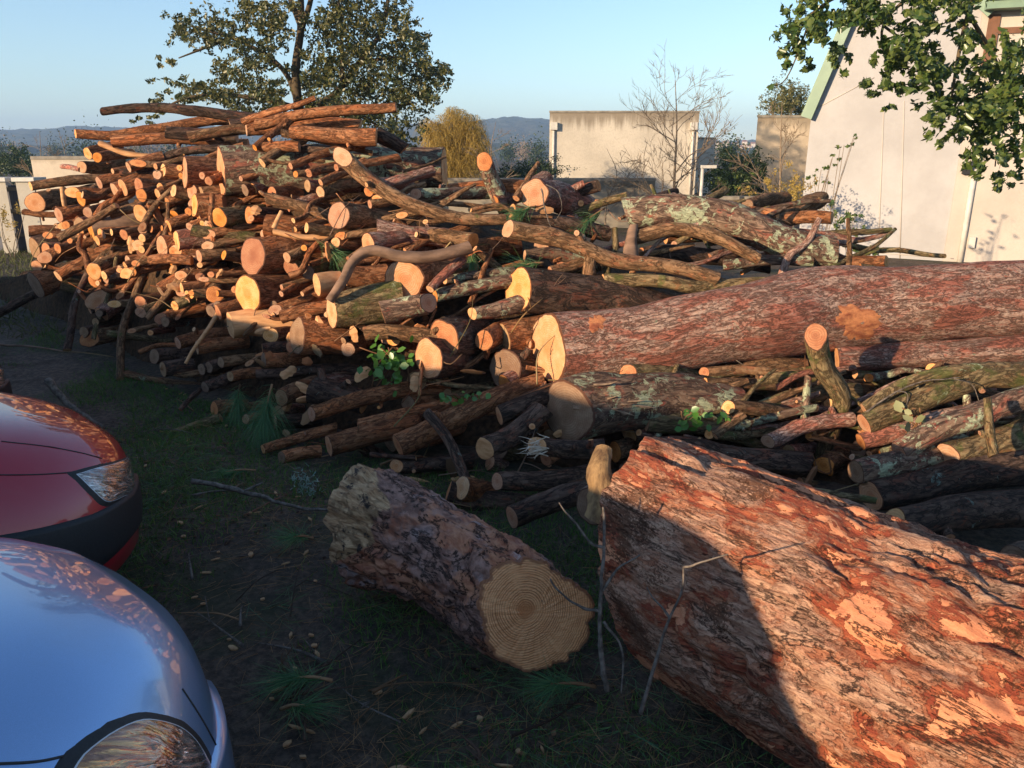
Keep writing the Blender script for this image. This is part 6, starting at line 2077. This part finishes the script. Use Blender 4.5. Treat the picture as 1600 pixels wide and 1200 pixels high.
def forest_mat():
    t = NT('wooded_hillside')
    tc = t.n('ShaderNodeTexCoord')
    n = t.noise(tc.outputs['Object'], .07, 6, .7)
    n2 = t.noise(tc.outputs['Object'], .012, 4, .6)
    c = t.mix(t.step(n, .35, .65), (0.022, 0.032, 0.018), (0.075, 0.075, 0.045))
    c = t.mix(t.math('MULTIPLY', t.step(n2, .5, .65), .5), c, (0.11, 0.085, 0.055))
    return t.finish(c, .95, t.bump(n, 3.0, 1.0), .1)


M['forest'] = forest_mat()
hill('hills', [(-500, 236), (-200, 214), (0, 206), (60, 206), (110, 202), (170, 202), (230, 204), (330, 200), (480, 205), (600, 200), (700, 196), (740, 192), (790, 187), (850, 189), (900, 196), (1000, 206), (1100, 221), (1130, 224), (1170, 222), (1190, 220), (1300, 216), (1500, 206), (1800, 214), (2200, 240)], 1250, M['forest'])
hill('hills', [(-600, 240), (-100, 228), (60, 232), (200, 230), (420, 236), (700, 232), (800, 230), (860, 228), (1000, 236), (1120, 235), (1200, 238), (1500, 232), (2200, 245)], 700, M['forest'], 300)
M['farwall'] = plain('far_house_wall', (0.74, 0.66, 0.56), (0.62, 0.52, 0.43), .3, .9)
M['farroof'] = plain('far_house_roof', (0.34, 0.15, 0.09), (0.26, 0.12, 0.08), .5, .9)
rg = random.Random(12)
spots = [(1112, 232), (1120, 229), (1127, 234), (1134, 230), (1140, 236), (1148, 231), (1156, 235), (1163, 229), (1170, 236), (1176, 231), (770, 238), (778, 243), (786, 240), (792, 246), (800, 242), (808, 247), (816, 243), (824, 248), (832, 244), (840, 249), (848, 245), (855, 241), (94, 237), (108, 239), (838, 202), (846, 206)]
for x, y in spots:
    t_ = 640 if y > 225 else 1080
    p = at(x, y, t_)
    wd, dp_, ht = rg.uniform(3, 5.5), 4, rg.uniform(2.2, 4)
    wall = MB(); wall.box([-wd / 2, -dp_ / 2, -14], [wd / 2, dp_ / 2, ht])
    o = empty('far_house', p, 'tiny pale house of the distant town at the foot of the hills', 'house', 'houses of the distant town')
    wall.build('wall', M['farwall'], o, smooth=False, local=True)
    rf = MB()
    rf.add([(-wd / 2 - .3, -dp_ / 2 - .3, ht), (wd / 2 + .3, -dp_ / 2 - .3, ht), (wd / 2 + .3, dp_ / 2 + .3, ht), (-wd / 2 - .3, dp_ / 2 + .3, ht), (-wd / 2, 0, ht + 1.2), (wd / 2, 0, ht + 1.2)], [(0, 1, 5, 4), (2, 3, 4, 5), (1, 2, 5), (3, 0, 4), (3, 2, 1, 0)])
    rf.build('roof', M['farroof'], o, smooth=False, local=True)
# trees of the middle distance, along the valley
for k in range(60):
    x = rg.uniform(-40, 1210)
    if 640 < x < 700:
        continue
    t_ = rg.uniform(120, 300)
    y = rg.uniform(240, 262) if x < 860 else rg.uniform(242, 258)
    b = at(x, y, t_)
    ht = rg.uniform(4, 8)
    b[2] = min(b[2] - ht * .6, -1)
    cx = b + [0, 0, ht * .75]
    n_ = 900
    q_ = rt.normal(size=(n_, 3)) * [ht * .22, ht * .22, ht * .26] * (1 + .3 * rt.normal(size=(n_, 1)))
    o = empty('tree', b, 'small dark tree of the valley beyond the walls', 'tree', 'trees of the valley')
    v, f, per = leaf_cloud(cx + q_, .22, (-.2, -.3, .5), rng=rt, aspect=.7)
    child_of(o, 'crown', v, f, M['hedge'] if k % 3 else M['bare'], attrs={'tone': rt.random(n_).repeat(per)})
    mb = MB(); mb.tube([b, cx], .18, 5); mb.build('trunk', M['bare'], o)

# ------------------------------------------------------------------ the air
def haze_box():
    t = NT('thin_haze')
    pv = t.n('ShaderNodeVolumePrincipled')
    pv.inputs['Color'].default_value = (0.45, 0.66, 1.0, 1)
    pv.inputs['Density'].default_value = 0.00055
    pv.inputs['Anisotropy'].default_value = 0.0
    t.l(pv.outputs[0], t.out.inputs['Volume'])
    mb = MB()
    mb.box([-3200, -2800, -40], [3200, 2700, 110])
    o = mb.build('haze', t.m, smooth=False)
    tag(o, kind='stuff')
    o['label'] = 'thin blue air between us and the hills'


if HAZE:
    haze_box()
# ------------------------------------------------------------------ daylight
SUN_EL, SUN_AZ = 13.5, 52.0            # low sun behind and left of the camera; light travels along (sin, cos) of SUN_AZ
ld = np.array([math.sin(R(SUN_AZ)) * math.cos(R(SUN_EL)), math.cos(R(SUN_AZ)) * math.cos(R(SUN_EL)), -math.sin(R(SUN_EL))])
sun = bpy.data.lights.new('sun', 'SUN')
sun.energy = 5.0
sun.angle = R(0.55)
sun.color = (1.0, 0.77, 0.50)
so = bpy.data.objects.new('sun', sun)
COL.objects.link(so)
so.rotation_euler = Vector(ld).to_track_quat('-Z', 'Y').to_euler()
so.location = (-20, -20, 12)
w = bpy.data.worlds.new('World')
scene.world = w
w.use_nodes = True
nt = w.node_tree
bg = nt.nodes['Background']
sky = nt.nodes.new('ShaderNodeTexSky')
sky.sky_type = 'NISHITA'
sky.sun_disc = False
sky.sun_elevation = R(SUN_EL)
sky.sun_rotation = R(180 + SUN_AZ)
sky.air_density = 1.0
sky.dust_density = 0.2
sky.ozone_density = 2.5
nt.links.new(sky.outputs[0], bg.inputs[0])
bg.inputs[1].default_value = 0.125
scene.view_settings.view_transform = 'Standard'
scene.view_settings.look = 'None'
scene.view_settings.exposure = 1.0
scene.view_settings.gamma = 1.0
scene.cycles.max_bounces = 6
scene.cycles.diffuse_bounces = 3
scene.cycles.transparent_max_bounces = 6
scene.cycles.use_denoising = True
# ------------------------------------------------------------------ labels of the remaining logs: look first, then the nearest findable thing
MARKS = [(207, 236, 'the pale split log'), (520, 266, 'the lichen covered trunk'), (315, 272, 'the thick red brown log'), (55, 317, 'the broad round end at the pile edge'), (200, 350, 'the pale barked log'),
         (147, 423, 'the big slanted oval end'), (215, 480, 'the tall leaning pole'), (440, 400, 'the upper big oval end'), (430, 457, 'the lower big oval end'), (530, 337, 'the wide oval cut'), (610, 403, 'the gnarled bare branch'),
         (633, 437, 'the flat pinkish cut'), (560, 480, 'the mossy green log'), (680, 545, 'the doubled orange cut'), (612, 570, 'the ivy'), (775, 290, 'the upright stump piece'), (845, 304, 'the broad round cut at the back'),
         (950, 400, 'the long brown branch'), (1130, 345, 'the arched lichen trunk'), (1150, 510, 'the longest trunk'), (890, 645, 'the old cracked log end'), (1290, 620, 'the standing stub'), (1150, 640, 'the forked branch'),
         (1470, 670, 'the whitish lichen branch'), (320, 520, 'the yellow splinter'), (250, 557, 'the round pale end by the pole'), (415, 650, 'the drooping needle tuft'), (350, 640, 'the stubby oval ended log'), (590, 668, 'the parallel red logs'),
         (697, 690, 'the lichen stick'), (690, 860, 'the ringed log'), (400, 205, 'the top branches'), (1450, 790, 'the dark logs behind the red trunk')]
COLOUR = dict(red='reddish', brown='brown', grey='grey', moss='mossy', lichen='lichen speckled', dark='dark', pale='bare', split='split')
made = {}
for g in LOGS:
    o = g['o']
    o['group'] = 'logs and branches of the pile'
    if g['label']:
        continue
    d_ = sorted((math.hypot(m_[0] - g['x'], (m_[1] - g['y']) * 1.3), m_) for m_ in MARKS)
    dist, m_ = d_[0]
    dx, dy = g['x'] - m_[0], g['y'] - m_[1]
    rel = ('below' if dy > 0 else 'above') if abs(dy) > abs(dx) * .7 else ('right of' if dx > 0 else 'left of')
    if o.name.startswith('short_log'):
        o['label'] = f"short sawn length of wood, {rel} {m_[2]}"
        o['group'] = 'short sawn lengths ' + rel + ' ' + m_[2]
        continue
    if g.get('filler'):
        thin_ = g['r'] < 7.2
        o['label'] = ('thin crooked branch in the tangle, ' if thin_ else 'log or branch deep in the gaps, ') + f"{rel} {m_[2]}"
        o['group'] = ('thin branches tangled ' if thin_ else 'logs deep in the gaps ') + rel + ' ' + m_[2]
        continue
    size = 'thin' if g['r'] < 8 else 'medium' if g['r'] < 12 else 'thick'
    face = '' if g['a'] == 0 else ' with narrow cut end' if g['a'] < .45 else ' with oval cut end' if g['a'] < .8 else ' with round cut end'
    lab = f"{size} {COLOUR[g['mat']]} {o['category']}{face}, {rel} {m_[2]}"
    made.setdefault(lab, []).append(g)
for lab, gs in made.items():
    gs.sort(key=lambda g: g['y'])
    names = [''] if len(gs) == 1 else ['upper', 'lower'] if len(gs) == 2 else ['topmost', 'middle', 'lowest'] if len(gs) == 3 else ['first', 'second', 'third', 'fourth', 'fifth', 'sixth', 'seventh', 'eighth'][:len(gs)]
    for g, nm in zip(gs, names):
        g['o']['label'] = (nm + ' ' + lab).strip() if len(gs) < 4 else nm + ' from top, ' + lab
for g in LOGS:
    w_ = g['o']['label'].split()
    if len(w_) > 16:
        g['o']['label'] = g['o']['label'].replace('the upper big oval end', 'the upper oval end').replace('the lower big oval end', 'the lower oval end').replace('the broad round end at the pile edge', 'the broad end at the edge').replace('the broad round cut at the back', 'the broad cut at the back').replace('the dark logs behind the red trunk', 'the dark logs')
